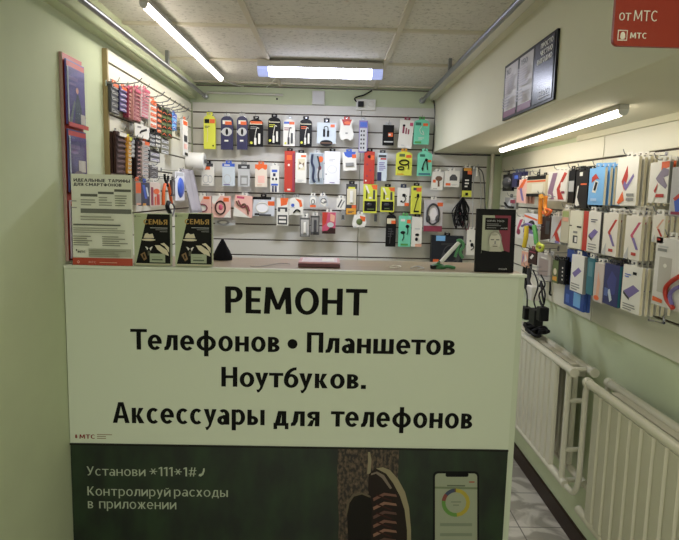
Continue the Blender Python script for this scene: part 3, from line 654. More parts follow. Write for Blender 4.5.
# ================================================================== left wall
L = 'L'
def strip(c1, c2, n, seed):
    r = random.Random(seed); out = []
    for i in range(n):
        z = (i + .1) / n
        out += [('r', .06, z, .94, z + .55 / n, c1), ('p', [(.15, z + .1 / n), (.5, z + .4 / n), (.85, z + .1 / n), (.85, z + .22 / n), (.5, z + .52 / n), (.15, z + .22 / n)], c2)]
    return out
LT = [
 (111, 119, 80, 113, 'd', 'g', 'k', 5, 'o', 'dark grey strip of small blister packs nearest the panel edge', 1),
 (119.3, 128, 84, 112, 'n', 'v', 'w', 5, 'o', 'navy strip of small blister packs with orange top', 1),
 (128.3, 133, 86, 118, 'h', 'x', 't', 8, 'p', 'narrow maroon strip of checked sachets right of the navy strip', 1),
 (133.3, 141, 86, 121, 'c08a86', 'h', 'x', 8, 'p', 'wide pink checked strip of sachets with maroon squares', 2),
 (141.3, 149.5, 86, 118, 'd6bcc0', 'p', 'w', 9, 'p', 'pale pink strip of sachets with a crimson top', 2),
 (150, 156.5, 97, 128, 'w', 'o', 'x', 5, 'o', 'white and orange strip mid top row', 1),
 (156.8, 161.3, 104, 133, 'd', 'o', 'c', 5, 'k', 'dark strip with orange squares below an empty hook tip', 1),
 (161.5, 166.8, 106, 137, 'j', 'k', 'o', 4, 'k', 'black and olive strip of blade packs, left one of two', 1),
 (167, 172, 108, 138, 'j', 'k', 'o', 4, 'd', 'black and olive strip of blade packs, right one of two', 1),
 (172.2, 176.8, 111, 130, 'l', 'b', 'w', 3, 'b', 'bright blue pack on the top row near the corner', 1),
 (177.2, 181.6, 117, 137, 'c', 'g', 'w', 3, 'c', 'small cream pack on the top row near the corner', 0),
]
for i, (a, b, y0, y1, c, c1, c2, n, tp, lab, st) in enumerate(LT):
    fx = [-.872, -.866, -.858, -.846, -.838, -.83, -.83, -.828, -.826, -.826, -.826][i]
    item(L, a, y0, b, y1, 'accessory_strip', lab, 'package', c, strip(c1, c2, n, i) + [('r', .2, .88, .85, .99, tp)], tp, stack=[0, 0, 1, 2, 2, 2, 1, 1, 1, 1, 0][i], t=.010, tabh=.014, fv=fx)
item(L, 182.8, 117, 188, 156, 'accessory_pack', 'tall white pack with orange top and dark square, beside the corner', 'package', 'w',
     [('r', .1, .86, .9, .98, 'o'), ('r', .2, .4, .85, .58, 'd'), ('r', .2, .2, .8, .34, 'x'), ('r', .3, .02, .9, .1, 'k')], 'o')
item(L, 135, 121, 149.5, 138, 'price_card', 'white card with a black check mark between the two strip rows', 'card', 'e6e3dc',
     [('l', [(.3, .3), (.42, .5), (.8, .75)], .05, 'k'), ('l', [(.15, .75), (.4, .8)], .04, 'g')], 'w', t=.004, fv=-.836)
LM = [
 (116, 127.3, 129.5, 173.5, 'u', '4a3a3a', '8a6a68', 8, 'w', 'wide dark brown strip of wrapped packs near the panel edge', 3),
 (127.6, 131.2, 134, 173.5, 'a', 'c', 't', 9, 'y', 'narrow yellow strip beside the dark brown strip', 1),
 (131.5, 135.6, 137, 157, 'g', 's', 'w', 4, 's', 'short grey strip right of the yellow strip', 1),
 (136.2, 141.8, 138, 178, '2c2224', '6a5254', 'x', 9, 'k', 'long black strip with pinkish squares in the middle row', 2),
 (142, 149.2, 139, 177, 'c6b6b0', 's', 'k', 9, 'o', 'long grey strip dotted with silver and black, orange top', 2),
 (149.8, 155, 131, 146, 'd', 's', 'k', 3, 'k', 'short black pack with white plugs under the orange strips', 1),
 (155.3, 160.5, 132, 147, 'd', 'w', 'k', 3, 'd', 'short dark pack with silver plugs, right of its black neighbour', 1),
 (161, 168.8, 136, 154, '7a7866', 's', 'k', 3, 'k', 'olive and silver pack below the blade packs', 0),
 (149.8, 159.8, 148.5, 162, 'd', 's', 'v', 2, 'k', 'wide dark pack with two silver rows', 0),
 (149.8, 158, 163.5, 178, '6e6a6a', 'd', 's', 3, 's', 'grey pack of small parts above the red sleeve', 0),
]
for i, (a, b, y0, y1, c, c1, c2, n, tp, lab, st) in enumerate(LM):
    fx = [-.862, -.852, -.852, -.845, -.838, -.834, -.832, -.83, -.830, -.832][i]
    item(L, a, y0, b, y1, 'accessory_strip', lab, 'package', c, strip(c1, c2, n, i) + [('r', .2, .9, .85, .99, tp)], tp, stack=[1, 1, 1, 2, 2, 0, 0, 0, 0, 0][i], t=.010, tabh=.012, fv=fx)
item(L, 135.5, 177, 141.2, 205, 'grip_pack', 'orange topped pack with a grey lower half, right behind the tariff sheet', 'package', 'g', [('r', .05, .5, .95, .95, 'o'), ('r', .1, 0, .9, .08, 'f')], 'o')
item(L, 141.5, 178.5, 149.6, 205.5, 'tool_pack', 'dark blue pack with pale streaks, lowest row', 'package', 'q', [('p', [(.1, .9), (.4, .9), (.7, .3), (.4, .3)], 'b'), ('p', [(.5, .8), (.7, .8), (.9, .4), (.7, .4)], 'i'), ('r', .1, 0, .5, .1, 'a')], 'b')
item(L, 150, 178.5, 160.5, 206, 'tool_pack', 'clear pack with red and orange handles, lowest row', 'package', 'dccbbf', [('r', .08, .04, .3, .8, 'h'), ('r', .62, .04, .9, .5, 'r'), ('e', .6, .62, .3, .12, 'o'), ('r', .4, .04, .55, .4, 'o')], 'w')
def lp(px, py, x=-.80): return on(0, x, px, py)
add_hook(L, (XL + .017, lp(166.5, 176).y, lp(166.5, 176).z), .085, 'wire hook holding the orange handled pliers')
t = thing('pliers', 'orange handled pliers with black jaws hanging in the lowest row', 'pliers', tuple(lp(166.5, 205)), PI / 2, 'tools on the left wall')
def rel(p, o, rz):
    return Matrix.Rotation(-rz, 3, 'Z') @ (Vector(p) - Vector(o))
O_ = lp(166.5, 205)
def lr(px, py, x=-.80): return rel(lp(px, py, x), O_, PI / 2)
MB().tube(smooth([lr(165, 184), lr(163.6, 192), lr(163.2, 205)]), .008, P('o'), 8).build('handle', t)
MB().tube(smooth([lr(168, 184), lr(169.8, 192), lr(171.4, 203)]), .008, P('o'), 8).build('handle', t)
MB().tube(smooth([lr(164.6, 174), lr(165.2, 180), lr(168, 186)]), .006, P('k'), 8).tube(smooth([lr(168.2, 176), lr(167.6, 181), lr(165, 186)]), .006, P('k'), 8).build('jaws', t)
item(L, 171.8, 176.5, 175, 196, 'screwdriver_pack', 'thin black screwdriver pack beside the orange pliers', 'package', 'd', [('r', .3, .1, .7, .9, 'g')], 'k', t=.01)
item(L, 175.2, 168.5, 184.4, 200.5, 'cable_pack', 'white blister pack with a coiled bright blue cable', 'package', 'e4e4ea', [('r', .1, .86, .9, .97, 's')], 'w', [('E', 'cable_coil', .55, .45, .32, .36, .014, 'b')])
O_ = lp(170.5, 214)
t = thing('barrel_charger', 'black gadget with a dangling cord under the pliers', 'charger', tuple(O_), PI / 2)
add_hook(L, (XL + .017, lp(168.5, 201).y, lp(168.5, 203.5, XL).z + .005), .085, 'wire hook holding the black gadget under the pliers')
MB().tube(smooth([lr(168.5, 202), lr(167.4, 207), lr(170, 213)]), .011, P('k'), 8).build('body', t)
MB().tube(smooth([lr(168.5, 202), lr(172, 203), lr(174.5, 208), lr(172.5, 216)]), .004, P('d'), 6).build('cord', t)

# paper roll on the left wall close to the corner, with its plastic sheet
O_ = on(1, 3.5, 193, 161)
t = thing('paper_roll', 'thick white roll sticking out of the left wall beside the corner', 'roll', (XL + .02, 3.5, O_.z))
pr = MB(); n = 28
def circ(x, r): return [(x, r * math.cos(2 * PI * i / n), r * math.sin(2 * PI * i / n)) for i in range(n)]
pr.rings([circ(0, .052), circ(.102, .052), circ(.107, .047), circ(.107, .018), circ(.09, .018)], P('e9e7e2'), caps=True)
pr.build('roll', t)
MB().tube([(-.018, 0, 0), (.12, 0, 0)], .012, STEEL, 10).build('spindle', t)
O_ = on(0, -.80, 187, 168)
sh = MB(); pts = []; fs = []
nx, nz = 10, 9
a = on(0, -.82, 184, 168); b = on(0, -.82, 186.5, 213)
yA, yB_ = a.y + .03, a.y + .30; zt_, zb_ = a.z, on(0, -.82, 190, 213).z
for j in range(nz):
    for i in range(nx):
        u, v = i / (nx - 1), j / (nz - 1)
        pts.append((-.845 + .05 * v + .012 * math.sin(u * 14 + v * 2) * (.3 + v), yA + (yB_ - yA) * u, zt_ + (zb_ - zt_) * v))
fs = [(j * nx + i, (j + 1) * nx + i, (j + 1) * nx + i + 1, j * nx + i + 1) for j in range(nz - 1) for i in range(nx - 1)]
sh.add(pts, fs, M('ccc8cf', .25, trans=.35), True)
so = sh.build('plastic_bag'); so.modifiers.new('thick', 'SOLIDIFY').thickness = .002
tag(so, 'long crumpled translucent plastic bag hanging below the white roll', 'bag')
add_hook(L, (XL + .017, (yA + yB_) / 2, zt_ - .004), .06, 'wire hook holding the translucent plastic bag')

# empty hooks whose tips show above the top row of the left wall
for px, py, lab in ((127.5, 85, 'empty wire hook with upturned tip above the navy strip'), (152, 98, 'empty wire hook with upturned tip above the white and orange strip'),
                    (158.5, 103.5, 'empty wire hook with upturned tip, second of the row of bare tips'), (164, 106.5, 'empty wire hook with upturned tip above the left blade pack'),
                    (168.8, 109, 'empty wire hook with upturned tip above the right blade pack'), (173.4, 111, 'empty wire hook with upturned tip above the bright blue pack'), (178, 113, 'empty wire hook with upturned tip nearest the back corner')):
    p = on(0, XL + .1, px, py)
    t = thing('display_hook', lab, 'hook', (XL + .017, p.y, p.z + .006), PI / 2, 'wire display hooks')
    MB().box(-.006, -.004, -.012, .006, 0, .010, CHROME).build('hook_plate', t)
    MB().tube([(0, -.003, 0), (0, -.09, -.002), (0, -.125, .006), (0, -.140, .022)], .0022, STEEL, 6).build('hook_prong', t)

# ---- red framed brochure holder on the left wall
def li(px, py): return on(0, -.872, px, py)
ya, yb2 = 1.924, 2.074
t = thing('brochure_rack', 'tall red wall rack with clear pockets on the left green wall', 'rack', (XL, (ya + yb2) / 2, 1.25), PI / 2)
hw = (yb2 - ya) / 2; H = 1.945 - 1.25
MB().box(-hw, -.010, 0, hw, -.0005, H, 'r').box(-hw - .002, -.012, 0, -hw, -.0005, H, M('a98a80', .4)).build('back_board', t, bevel=.001)
zs = [0.005, .232, .460]
for k, z in enumerate(zs):
    MB().box(-hw, -.026, z, hw, -.0248, z + .19, CLEAR).box(-hw, -.026, z, hw, -.010, z + .003, CLEAR).build('pocket', t)
    MB().box(-hw, -.028, z - .004, hw, -.0262, z + .010, 'r').build('pocket_lip', t)
for k, (z, c, dv) in enumerate(((zs[2] + .004, '5a4f9a', 'd'), (zs[1] + .004, '4a4886', 'g'), (zs[0] + .004, 'b9a9b8', 'h'))):
    bo = thing('brochure', ['pale magazine in the lowest pocket, mostly behind the tariff sheet', 'violet magazine with a pale sticker in the middle pocket', 'violet magazine with a standing figure in the top pocket'][2 - k], 'brochure', (XL + .020, (ya + yb2) / 2, 1.25 + z), PI / 2, 'brochures in the red wall rack')
    hh = .212 if k < 2 else .2; w_ = hw * 2 - .012
    mb = MB(); mb.box(0, 0, 0, w_, .005, hh, c)
    ops = [('r', .02, .9, .98, .98, 'r'), ('r', .02, .02, .1, .9, 'i'), ('r', .1, .70, .6, .76, 'v'), ('r', .1, .62, .5, .66, 'v')]
    if k == 0: ops += [('p', [(.35, .02), (.42, .35), (.5, .5), (.6, .5), (.75, .3), (.8, .02)], '384a5e'), ('e', .53, .56, .07, .05, 'f'), ('p', [(.1, .1), (.35, .4), (.4, .36), (.2, .02), (.1, .02)], '7d8a86'), ('r', .68, .04, .92, .2, 'w')]
    if k == 1: ops += [('t', 'Тарифы', .14, .6, .8, .045, 'i'), ('r', .5, .33, .9, .52, 'w'), ('r', .1, 0, .95, .2, '6a5a60'), ('e', .5, .25, .3, .1, '8a7a86')][1:]
    if k == 2: ops += [('p', [(.1, .1), (.6, .5), (.9, .4), (.9, .1)], 'd'), ('e', .5, .6, .2, .15, 'f')]
    decal(mb, w_, hh, 0, ops); mb.xf(Matrix.Translation((-w_ / 2, 0, 0))).build('cover', bo)

# ================================================================== right wall
Rw = 'R'
def bracket(c1='r', c2='v', lx=.25):
    return [('p', [(.35, .55), (.8, .86), (.95, .86), (.52, .55), (.9, .24), (.75, .24)], c1), ('p', [(.45, .5), (.62, .5), (.9, .25), (.75, .24)], c2), ('p', [(.02, .02), (.3, .3), (.3, .02)], 's'), ('r', .5, .1, .8, .17, 'r')]
item(Rw, 503, 171, 512, 191, 'flashlight_pack', 'black packaged gadget at the far end of the right wall', 'package', 'k', [('e', .5, .5, .3, .3, 'd')], 'k', [('E', 'gadget', .5, .5, .4, .35, .02, 'd')])
item(Rw, 512.3, 169, 519.5, 187, 'flashlight_pack', 'dark blue pack beside the black gadget, far right wall', 'package', 'n', [('r', .3, .55, .8, .8, 'b')], 'q', stack=2)
item(Rw, 505, 194, 516, 209, 'mount_pack', 'silver and black mount pack just above the framed portrait', 'package', 'g', [('p', [(.1, .1), (.5, .9), (.8, .9), (.5, .1)], 's'), ('r', .5, .5, .95, .8, 'h')], 'd', [('C', 'bracket', [(.1, .5), (.4, .2), (.9, .15)], .006, 'k')])
item(Rw, 517, 176, 526.5, 203, 'mount_pack', 'white and pink pack with an orange diagonal print, far right wall', 'package', 'x', [('p', [(.1, .6), (.7, 1), (1, 1), (.4, .5)], 'o'), ('p', [(.3, .6), (.6, .1), (.8, .1), (.5, .65)], 'v')], 'w', stack=2)
item(Rw, 527, 172, 545.5, 196.5, 'stand_box', 'wide box with black cap, orange line and cream middle', 'box', 'c', [('r', 0, .82, 1, 1, 'k'), ('r', 0, .7, 1, .78, 'o'), ('r', 0, 0, 1, .14, 'k'), ('r', .3, .2, .9, .62, 'e4ddc8')], 'k', stack=1, t=.03)
item(Rw, 548, 167, 567, 201, 'phone_case_pack', 'white pack with violet and red diagonal case print', 'package', 'w', [('p', [(.02, .3), (.25, .95), (.5, .95), (.3, .3), (.4, .05), (.1, .05)], '8d6e86'), ('p', [(.5, .4), (.85, .95), (.98, .9), (.65, .4), (.9, .05), (.6, .05)], 'r'), ('r', .7, .3, .95, .62, 'w'), ('r', .75, .25, .92, .33, 'h'), ('e', .15, .15, .12, .07, 'w')], 'w', stack=3)
item(Rw, 568.5, 166, 574.5, 203, 'power_bank_box', 'black box with a grey panel in its middle', 'box', 'k', [('r', .08, .35, .92, .68, 'b6b6b4')], 'k', stack=3)
item(Rw, 575.5, 166, 587.5, 208.5, 'power_bank_box', 'black box with a white arc and a thin orange line', 'box', '201f20', [('r', .3, .86, .55, .96, 'w'), ('p', [(.05, .1), (.2, .6), (.3, .6), (.2, .3), (.45, .08), (.2, .05)], 'w'), ('r', .45, .62, .95, .66, 'o')], 'k', stack=3)
item(Rw, 589, 163, 604, 205, 'phone_case_box', 'light blue box with a tilted phone picture', 'box', 'l', [('p', [(.25, .35), (.5, .32), (.65, .62), (.4, .68)], 'w'), ('p', [(.34, .4), (.48, .38), (.6, .6), (.45, .63)], 'k'), ('p', [(.2, .6), (.55, .72), (.7, .68), (.45, .85), (.2, .75)], 'r'), ('r', .2, .1, .6, .18, 'a9c9ee')], 'l', stack=5, spine='c')
item(Rw, 617, 152, 637.5, 205.5, 'phone_case_box', 'tall white box printed with a violet and red check shape', 'box', 'w', [('p', [(.25, .5), (.5, .84), (.55, .6), (.42, .3)], 'r'), ('p', [(.35, .42), (.5, .3), (.85, .6), (.8, .66), (.52, .44), (.4, .52)], 'v'), ('p', [(.1, .05), (.35, .3), (.45, .1), (.2, .02)], 'o'), ('r', .55, .1, .9, .16, 'g'), ('r', .55, .2, .9, .25, 'g')], 'w', stack=5, spine='c')
item(Rw, 649.5, 156, 668.5, 203, 'phone_case_box', 'white box with an orange flash and a grey arrow, top row', 'box', 'w', [('p', [(.6, .8), (1, .86), (1, 1), (.6, 1)], 'o'), ('p', [(.35, .6), (.7, .86), (1, .8), (1, .66), (.75, .62), (.98, .42), (.9, .34), (.5, .5)], '8a7f92'), ('p', [(.3, .3), (.5, .5), (.4, .22)], 'r'), ('r', .4, .14, .85, .22, 'r'), ('p', [(0, 0), (.5, .3), (.3, 0)], 'w')], 'w', stack=4, spine='g')
item(Rw, 671, 160, 694, 216, 'phone_case_box', 'big pale grey case box, top row right edge', 'box', 'b9b7b8', [('p', [(.2, .3), (.5, .45), (.5, .1), (.3, .05)], 'b'), ('p', [(.15, .35), (.5, .5), (.5, .4), (.25, .3)], 'r'), ('r', .1, .02, .9, .08, 'h')], 's', stack=2)
# second row
item(Rw, 516, 214, 523.5, 238, 'mount_pack', 'white pack with a red tip just behind the framed portrait', 'package', 'w', [('p', [(.1, .2), (.6, .6), (.9, .95), (.5, .9), (.2, .5)], 'p'), ('e', .4, .3, .25, .15, 'h')], 'w', stack=1)
item(Rw, 524, 210, 537.5, 236, 'mouse_pack', 'white pack with a black oval mouse', 'package', 'e4e2e6', [('p', [(0, .85), (1, .7), (1, .78), (0, .95)], 'o'), ('p', [(0, .1), (.8, .1), (.6, .3), (0, .3)], 'v')], 'w', [('E', 'mouse', .62, .5, .2, .22, .016, 'k')])
item(Rw, 551, 212, 561, 243.5, 'phone_case_pack', 'grey pack with a red cross shaped print', 'package', 's', [('p', [(.1, .1), (.5, .5), (1, .95), (1, .7), (.65, .45), (1, .1), (.7, .0), (.4, .3)], 'r'), ('p', [(.7, .45), (1, .65), (1, .2)], 'w'), ('r', .5, .02, .9, .1, 'v')], 'w', stack=2)
item(Rw, 541, 213, 550.5, 241, 'phone_case_pack', 'dark brown pack with a white corner behind the orange straps', 'package', 'u', [('p', [(.2, 0), (1, 0), (1, .12)], 'w'), ('r', .5, .3, .9, .85, 'd')], 'k', stack=1)
item(Rw, 561.5, 205, 569, 243, 'phone_case_pack', 'clear pack with a pale green top label', 'package', 'c2bca4', [('r', .1, .78, .9, .95, '9cab6e'), ('r', .1, .64, .9, .76, 'f')], 'w', stack=1)
item(Rw, 569.5, 206, 581.8, 248.5, 'adapter_box', 'cream box with a small dark photo and clasp line', 'box', 'e0dcc6', [('r', .35, .14, .72, .34, 'd'), ('r', .5, .17, .68, .3, 'w'), ('r', .35, .4, .7, .46, 'g'), ('r', .02, .58, .22, .61, 'k'), ('r', .65, .56, 1, .6, 'k')], 'w', stack=3)
item(Rw, 583, 206.5, 600, 252, 'phone_glass_box', 'white box with a red side strip and violet phone', 'box', 'e6e2d8', [('r', 0, 0, .3, 1, 'r'), ('p', [(.38, .42), (.7, .58), (.92, .52), (.6, .32)], 'v'), ('p', [(.38, .42), (.6, .32), (.58, .27), (.38, .36)], 'd')] + bars(.4, .92, .05, .24, 3, 'g') + bars(.5, .9, .74, .84, 2, 'n'), 'w', stack=4, spine='d')
item(Rw, 603, 208, 617.3, 256, 'phone_glass_box', 'white box with a red bracket print, left one of three alike', 'box', 'e6e0d4', bracket(), 'w', stack=5, spine='c')
item(Rw, 625, 210, 641, 260, 'phone_glass_box', 'white box with a red bracket print, middle one of three alike', 'box', 'e6e0d4', bracket('p', 'v'), 'w', stack=5, spine='c')
item(Rw, 652.5, 209, 664.5, 243, 'phone_glass_box', 'red bracket box partly above the big white case', 'box', 'e6e0d4', bracket('f', 'r'), 'w', stack=3, spine='c')
# third row
item(Rw, 521.5, 248, 528, 267, 'keyring_pack', 'small white and orange patterned pack above the black adapters', 'package', 'f', [('p', [(.1, .1), (.4, .6), (.2, .9)], 'v'), ('p', [(.5, .3), (.9, .5), (.6, .9)], 'w')], 'w')
item(Rw, 528.3, 246, 536.5, 264, 'keyring_pack', 'dark maroon pack with small white marks', 'package', 'u', [('p', [(.2, .4), (.5, .7), (.7, .6), (.4, .3)], 'w'), ('r', .1, .8, .9, .9, 'h')], 'h', stack=2)
item(Rw, 537, 250, 550.5, 279, 'blister_box', 'clear grey blister box with a faint brown card', 'box', 'b6b0aa', [('r', .15, .12, .85, .8, '9d8d86'), ('r', .3, .82, .7, .88, 'w')], 'w', stack=1, t=.025)
item(Rw, 552.5, 256, 558, 283, 'battery_pack', 'olive battery pack left of the black dotted pack', 'package', 'j', [('e', .5, .5, .3, .15, 'c'), ('r', .1, .1, .9, .3, 'a')], 'k', stack=1)
item(Rw, 558.3, 256.5, 564.8, 284, 'battery_pack', 'black pack with a row of white dots', 'package', 'k', [('e', .7, .2 + .17 * k, .1, .04, 'w') for k in range(4)], 'k', stack=1)
item(Rw, 565.5, 246, 585.5, 309, 'phone_case_box', 'large deep blue hanging panel box with green ring, bottom row', 'box', '2b4c9a', [('e', .42, .8, .1, .05, 'm'), ('r', .5, .04, .85, .28, 'l'), ('r', .1, .05, .3, .2, '4a6cc0'), ('r', .1, .4, .3, .55, '4a6cc0')], 'b', stack=1, t=.012, fv=.99)
item(Rw, 571, 250.5, 583.5, 292.5, 'phone_glass_box', 'white violet phone box in front of the deep blue one', 'box', 'e6e4dc', [('p', [(.12, .48), (.6, .68), (.85, .6), (.35, .38)], 'v')] + bars(.1, .85, .05, .26, 3, 'g'), 'w', stack=0, fv=.962, spine='g')
item(Rw, 586.8, 253, 593.5, 295, 'phone_glass_box', 'teal glass box right of the deep blue box', 'box', 'z', [('r', .2, .5, .8, .9, '5c8c96')], 'w', stack=4, spine='z')
item(Rw, 594, 258, 603.3, 302.5, 'phone_case_box', 'grey and pink glass box, bottom row', 'box', 'c9bcb6', [('p', [(.3, .1), (.6, .1), (.7, .5), (.4, .8)], 'f'), ('e', .4, .1, .3, .06, 'o')], 'w', stack=2)
item(Rw, 603.8, 259, 618.8, 306, 'phone_glass_box', 'dark navy card box with a pale hand print', 'box', '2a2f66', [('p', [(.2, .55), (.5, .85), (.85, .7), (.8, .3), (.5, .25)], '3a3f84'), ('p', [(.3, .35), (.45, .4), (.65, .15), (.5, .08)], 'i'), ('r', .1, .2, .35, .4, '5b6fa8')], 'd', stack=5, spine='z')
item(Rw, 622, 260, 641, 313, 'phone_glass_box', 'white box with a violet tablet picture, bottom row', 'box', 'e8e5dc', [('p', [(.1, .42), (.6, .6), (.95, .52), (.45, .3)], 'v'), ('p', [(.1, .42), (.45, .3), (.45, .25), (.1, .36)], 'd'), ('r', .55, .82, .75, .88, 'k')] + bars(.15, .85, .04, .2, 3, 'g') + bars(.15, .5, .74, .84, 2, 'b'), 'w', stack=5, spine='c')
item(Rw, 654, 232, 684, 309, 'phone_case_box', 'big white rounded case pack with red and violet rings, right edge', 'package', 'dedad6', [('r', .16, .2, .6, .72, 'bdb8b0'), ('e', .38, .6, .06, .03, 'w'), ('r', .08, .8, .4, .84, 'g'), ('r', .08, .86, .45, .88, 's'), ('p', [(.05, .05), (.4, .05), (.4, .1), (.05, .12)], 'o')], 'w',
     [('C', 'print_band', [(.95, .5), (.7, .4), (.55, .28), (.62, .14), (.85, .04)], .0065, 'r'), ('C', 'print_band', [(.98, .36), (.8, .3), (.7, .2), (.8, .08)], .0055, 'v')], t=.02)
# orange straps, yellow / green cables, black adapters with cords
def rp(px, py, x=.95): return on(0, x, px, py)
def rhung(name, label, cat, top, tubes, group=None, hook=True, x=.95):
    o = rp(*top, x)
    t = thing(name, label, cat, tuple(o), -PI / 2, group)
    for pn, pts, r, m in tubes:
        MB().tube(smooth([rel(rp(a, b, x + (q[0] if q else 0)), o, -PI / 2) for a, b, *q in pts]), r, P(m), 8).build(pn, t)
    if hook: add_hook(Rw, (XR - .017, o.y, o.z + .002), XR - .017 - o.x, 'hook of the ' + label)
    return t
rhung('watch_strap', 'bright orange strap hanging above the dark brown pack, left one', 'strap', (541, 195), [('strap', [(541, 195), (540.5, 205), (540, 224)], .010, 'e8902c'), ('clasp', [(541, 195), (541.4, 199)], .011, 'a')], 'orange straps on the right wall', x=.925)
rhung('watch_strap', 'bright orange strap with a bow, right one of the pair', 'strap', (546, 196), [('strap', [(546, 196), (545, 206), (547, 214)], .009, 'e8902c'), ('bow', [(543, 212), (547, 215), (551, 211), (546, 209)], .006, 'o')], 'orange straps on the right wall', x=.925)
rhung('data_cable', 'yellow cable plug hanging right of the framed portrait', 'cable', (526.5, 226), [('cable', [(526.5, 226), (526, 236), (524, 247)], .011, 'e2c63a')], 'coloured cables on the right wall', x=.92)
rhung('data_cable', 'green cable hanging right of the yellow one', 'cable', (534, 226), [('cable', [(534, 226), (535.5, 234), (536.5, 244)], .011, 'e')], 'coloured cables on the right wall', x=.92)
rhung('data_cable', 'lime tangled cable at the foot of the green one', 'cable', (539, 243), [('cable', [(539, 243), (537, 248), (541, 251), (543, 246), (539, 245)], .007, 'c4cf4a')], 'coloured cables on the right wall', x=.92)
rhung('lanyard', 'violet lanyard looped above the yellow plug', 'lanyard', (527, 224), [('band', [(522, 226), (527, 224), (533, 226), (537, 230)], .006, 'v')], x=.935)
def adapter(top, box, cord, label, c='k', x=.90):
    o = rp(*top, x); t = thing('power_adapter', label, 'charger', tuple(o), -PI / 2, 'power adapters hanging by their cords')
    MB().tube(smooth([rel(rp(a, b, x), o, -PI / 2) for a, b in cord]), .0035, P(c), 7).build('cord', t)
    p = rel(rp((box[0] + box[2]) / 2, box[1], x), o, -PI / 2); q = rel(rp((box[0] + box[2]) / 2, box[3], x), o, -PI / 2)
    hw_ = abs(rp(box[0], box[1], x).y - rp(box[2], box[1], x).y) / 2
    MB().box(p.x - min(hw_, .035), p.y - .02, q.z, p.x + min(hw_, .035), p.y + .02, p.z, P(c)).build('housing', t, bevel=.004)
    add_hook(Rw, (XR - .017, o.y, o.z), XR - .017 - o.x, 'hook of the ' + label)
adapter((527, 266), (524, 307, 529.5, 319), [(527, 266), (524, 280), (527, 294), (527, 307)], 'black power adapter hanging nearest the counter')
adapter((533, 270), (533, 309, 540, 325), [(533, 270), (538, 285), (534, 300), (536, 309)], 'black power adapter hanging lowest, middle of three')
adapter((541, 275), (541, 307, 545, 321), [(541, 275), (545, 285), (539, 295), (543, 307)], 'black power adapter hanging on the right, beside the wall')
adapter((534, 274), (530.5, 286, 536.5, 300), [(534, 274), (531, 280), (533.5, 286)], 'white power adapter hanging among the black ones', 'w', x=.93)
rhung('cable_bundle', 'thick black folded cable hanging below the dark maroon pack', 'cables', (528, 264), [('cable', [(526, 264), (525, 275), (527, 288)], .014, 'k'), ('cable', [(530, 264), (529, 276), (530, 286)], .012, 'd')], hook=False, x=.98)
rhung('cable_bundle', 'thin black cables looped beside the white adapter', 'cables', (541, 281), [('cable', [(541, 281), (538.5, 292), (540, 302), (543, 306), (545, 294), (541, 281)], .004, 'k'), ('cable', [(541, 281), (542, 292), (544, 304)], .005, 'd')], x=.98)
rhung('display_hook', 'small black hook at the foot of the right panel', 'hook', (550, 281), [('hook_prong', [(550, 281), (550, 289), (549.5, 294), (551, 295)], .004, 'k')], hook=False, x=1.085)
# empty chrome bracket at the lower right
o = rp(656, 309, 1.09)
t = thing('wire_bracket', 'empty rectangular chrome wire bracket under the big white case pack', 'bracket', tuple(o), -PI / 2)
MB().tube([rel(rp(649, 312, 1.085), o, -PI / 2), rel(rp(649, 320, .97), o, -PI / 2), rel(rp(664, 323, .97), o, -PI / 2), rel(rp(664, 313, 1.085), o, -PI / 2)], .004, CHROME, 8).build('wire', t)
MB().box(-.03, -.006, -.012, .03, .0, .012, CHROME).build('bracket_plate', t)

# ================================================================== counter with its printed front
CT = 1.239; CY = 1.905
LAM = M('c6cfb6', 0.45)
t = thing('service_counter', 'pale green service counter with a narrow wooden ledge on top', 'counter', (-.11, 2.05, 0))
def cbox(x0, y0, z0, x1, y1, z1, m, name, bev=.0015):
    return MB().box(x0 + .11, y0 - 2.05, z0, x1 + .11, y1 - 2.05, z1, m).build(name, t, bevel=bev)
wood = bpy.data.materials.new('ledge_wood'); wood.use_nodes = True
nt = wood.node_tree; b_ = nt.nodes['Principled BSDF']; b_.inputs['Roughness'].default_value = .35
tc = nt.nodes.new('ShaderNodeTexCoord'); mp = nt.nodes.new('ShaderNodeMapping'); mp.inputs['Scale'].default_value = (3, 40, 10)
nn = nt.nodes.new('ShaderNodeTexNoise'); nn.inputs['Scale'].default_value = 2; nn.inputs['Detail'].default_value = 4
rp_ = nt.nodes.new('ShaderNodeValToRGB'); rp_.color_ramp.elements[0].color = (.24, .18, .12, 1); rp_.color_ramp.elements[1].color = (.40, .32, .23, 1)
nt.links.new(tc.outputs['Object'], mp.inputs['Vector']); nt.links.new(mp.outputs['Vector'], nn.inputs['Vector']); nt.links.new(nn.outputs['Fac'], rp_.inputs['Fac']); nt.links.new(rp_.outputs['Color'], b_.inputs['Base Color'])
cbox(-.905, CY + .006, 0, .678, CY + .024, CT - .002, LAM, 'front_panel')
cbox(.660, CY + .025, 0, .678, 2.235, CT - .02, LAM, 'side_panel')
cbox(-.905, CY + .024, CT - .018, .678, 2.235, CT, wood, 'ledge')
cbox(-.905, CY - .002, CT - .010, .683, CY + .0235, CT + .001, M('d2d8c6', .4), 'edge_strip')
sxr = on(1, CY, 517.5, 300).x
sg = thing('sign_board', 'pale green printed sign on the counter front with large black repair lettering', 'sign', (-.12, CY, .605))
def S(px, py): return on(1, CY, px, py)
x0 = -.903
MB().box(x0 + .12, -.0, .0, sxr + .12, .0055, CT - .011 - .605, M('cfd7c1', .55)).build('board', sg)
MB().box(x0 + .12, -.004, -.006, sxr + .12, .0055, -.0005, M('1c1e16', .5)).build('border_strip', sg)
INK = M('0b0c09', .8)
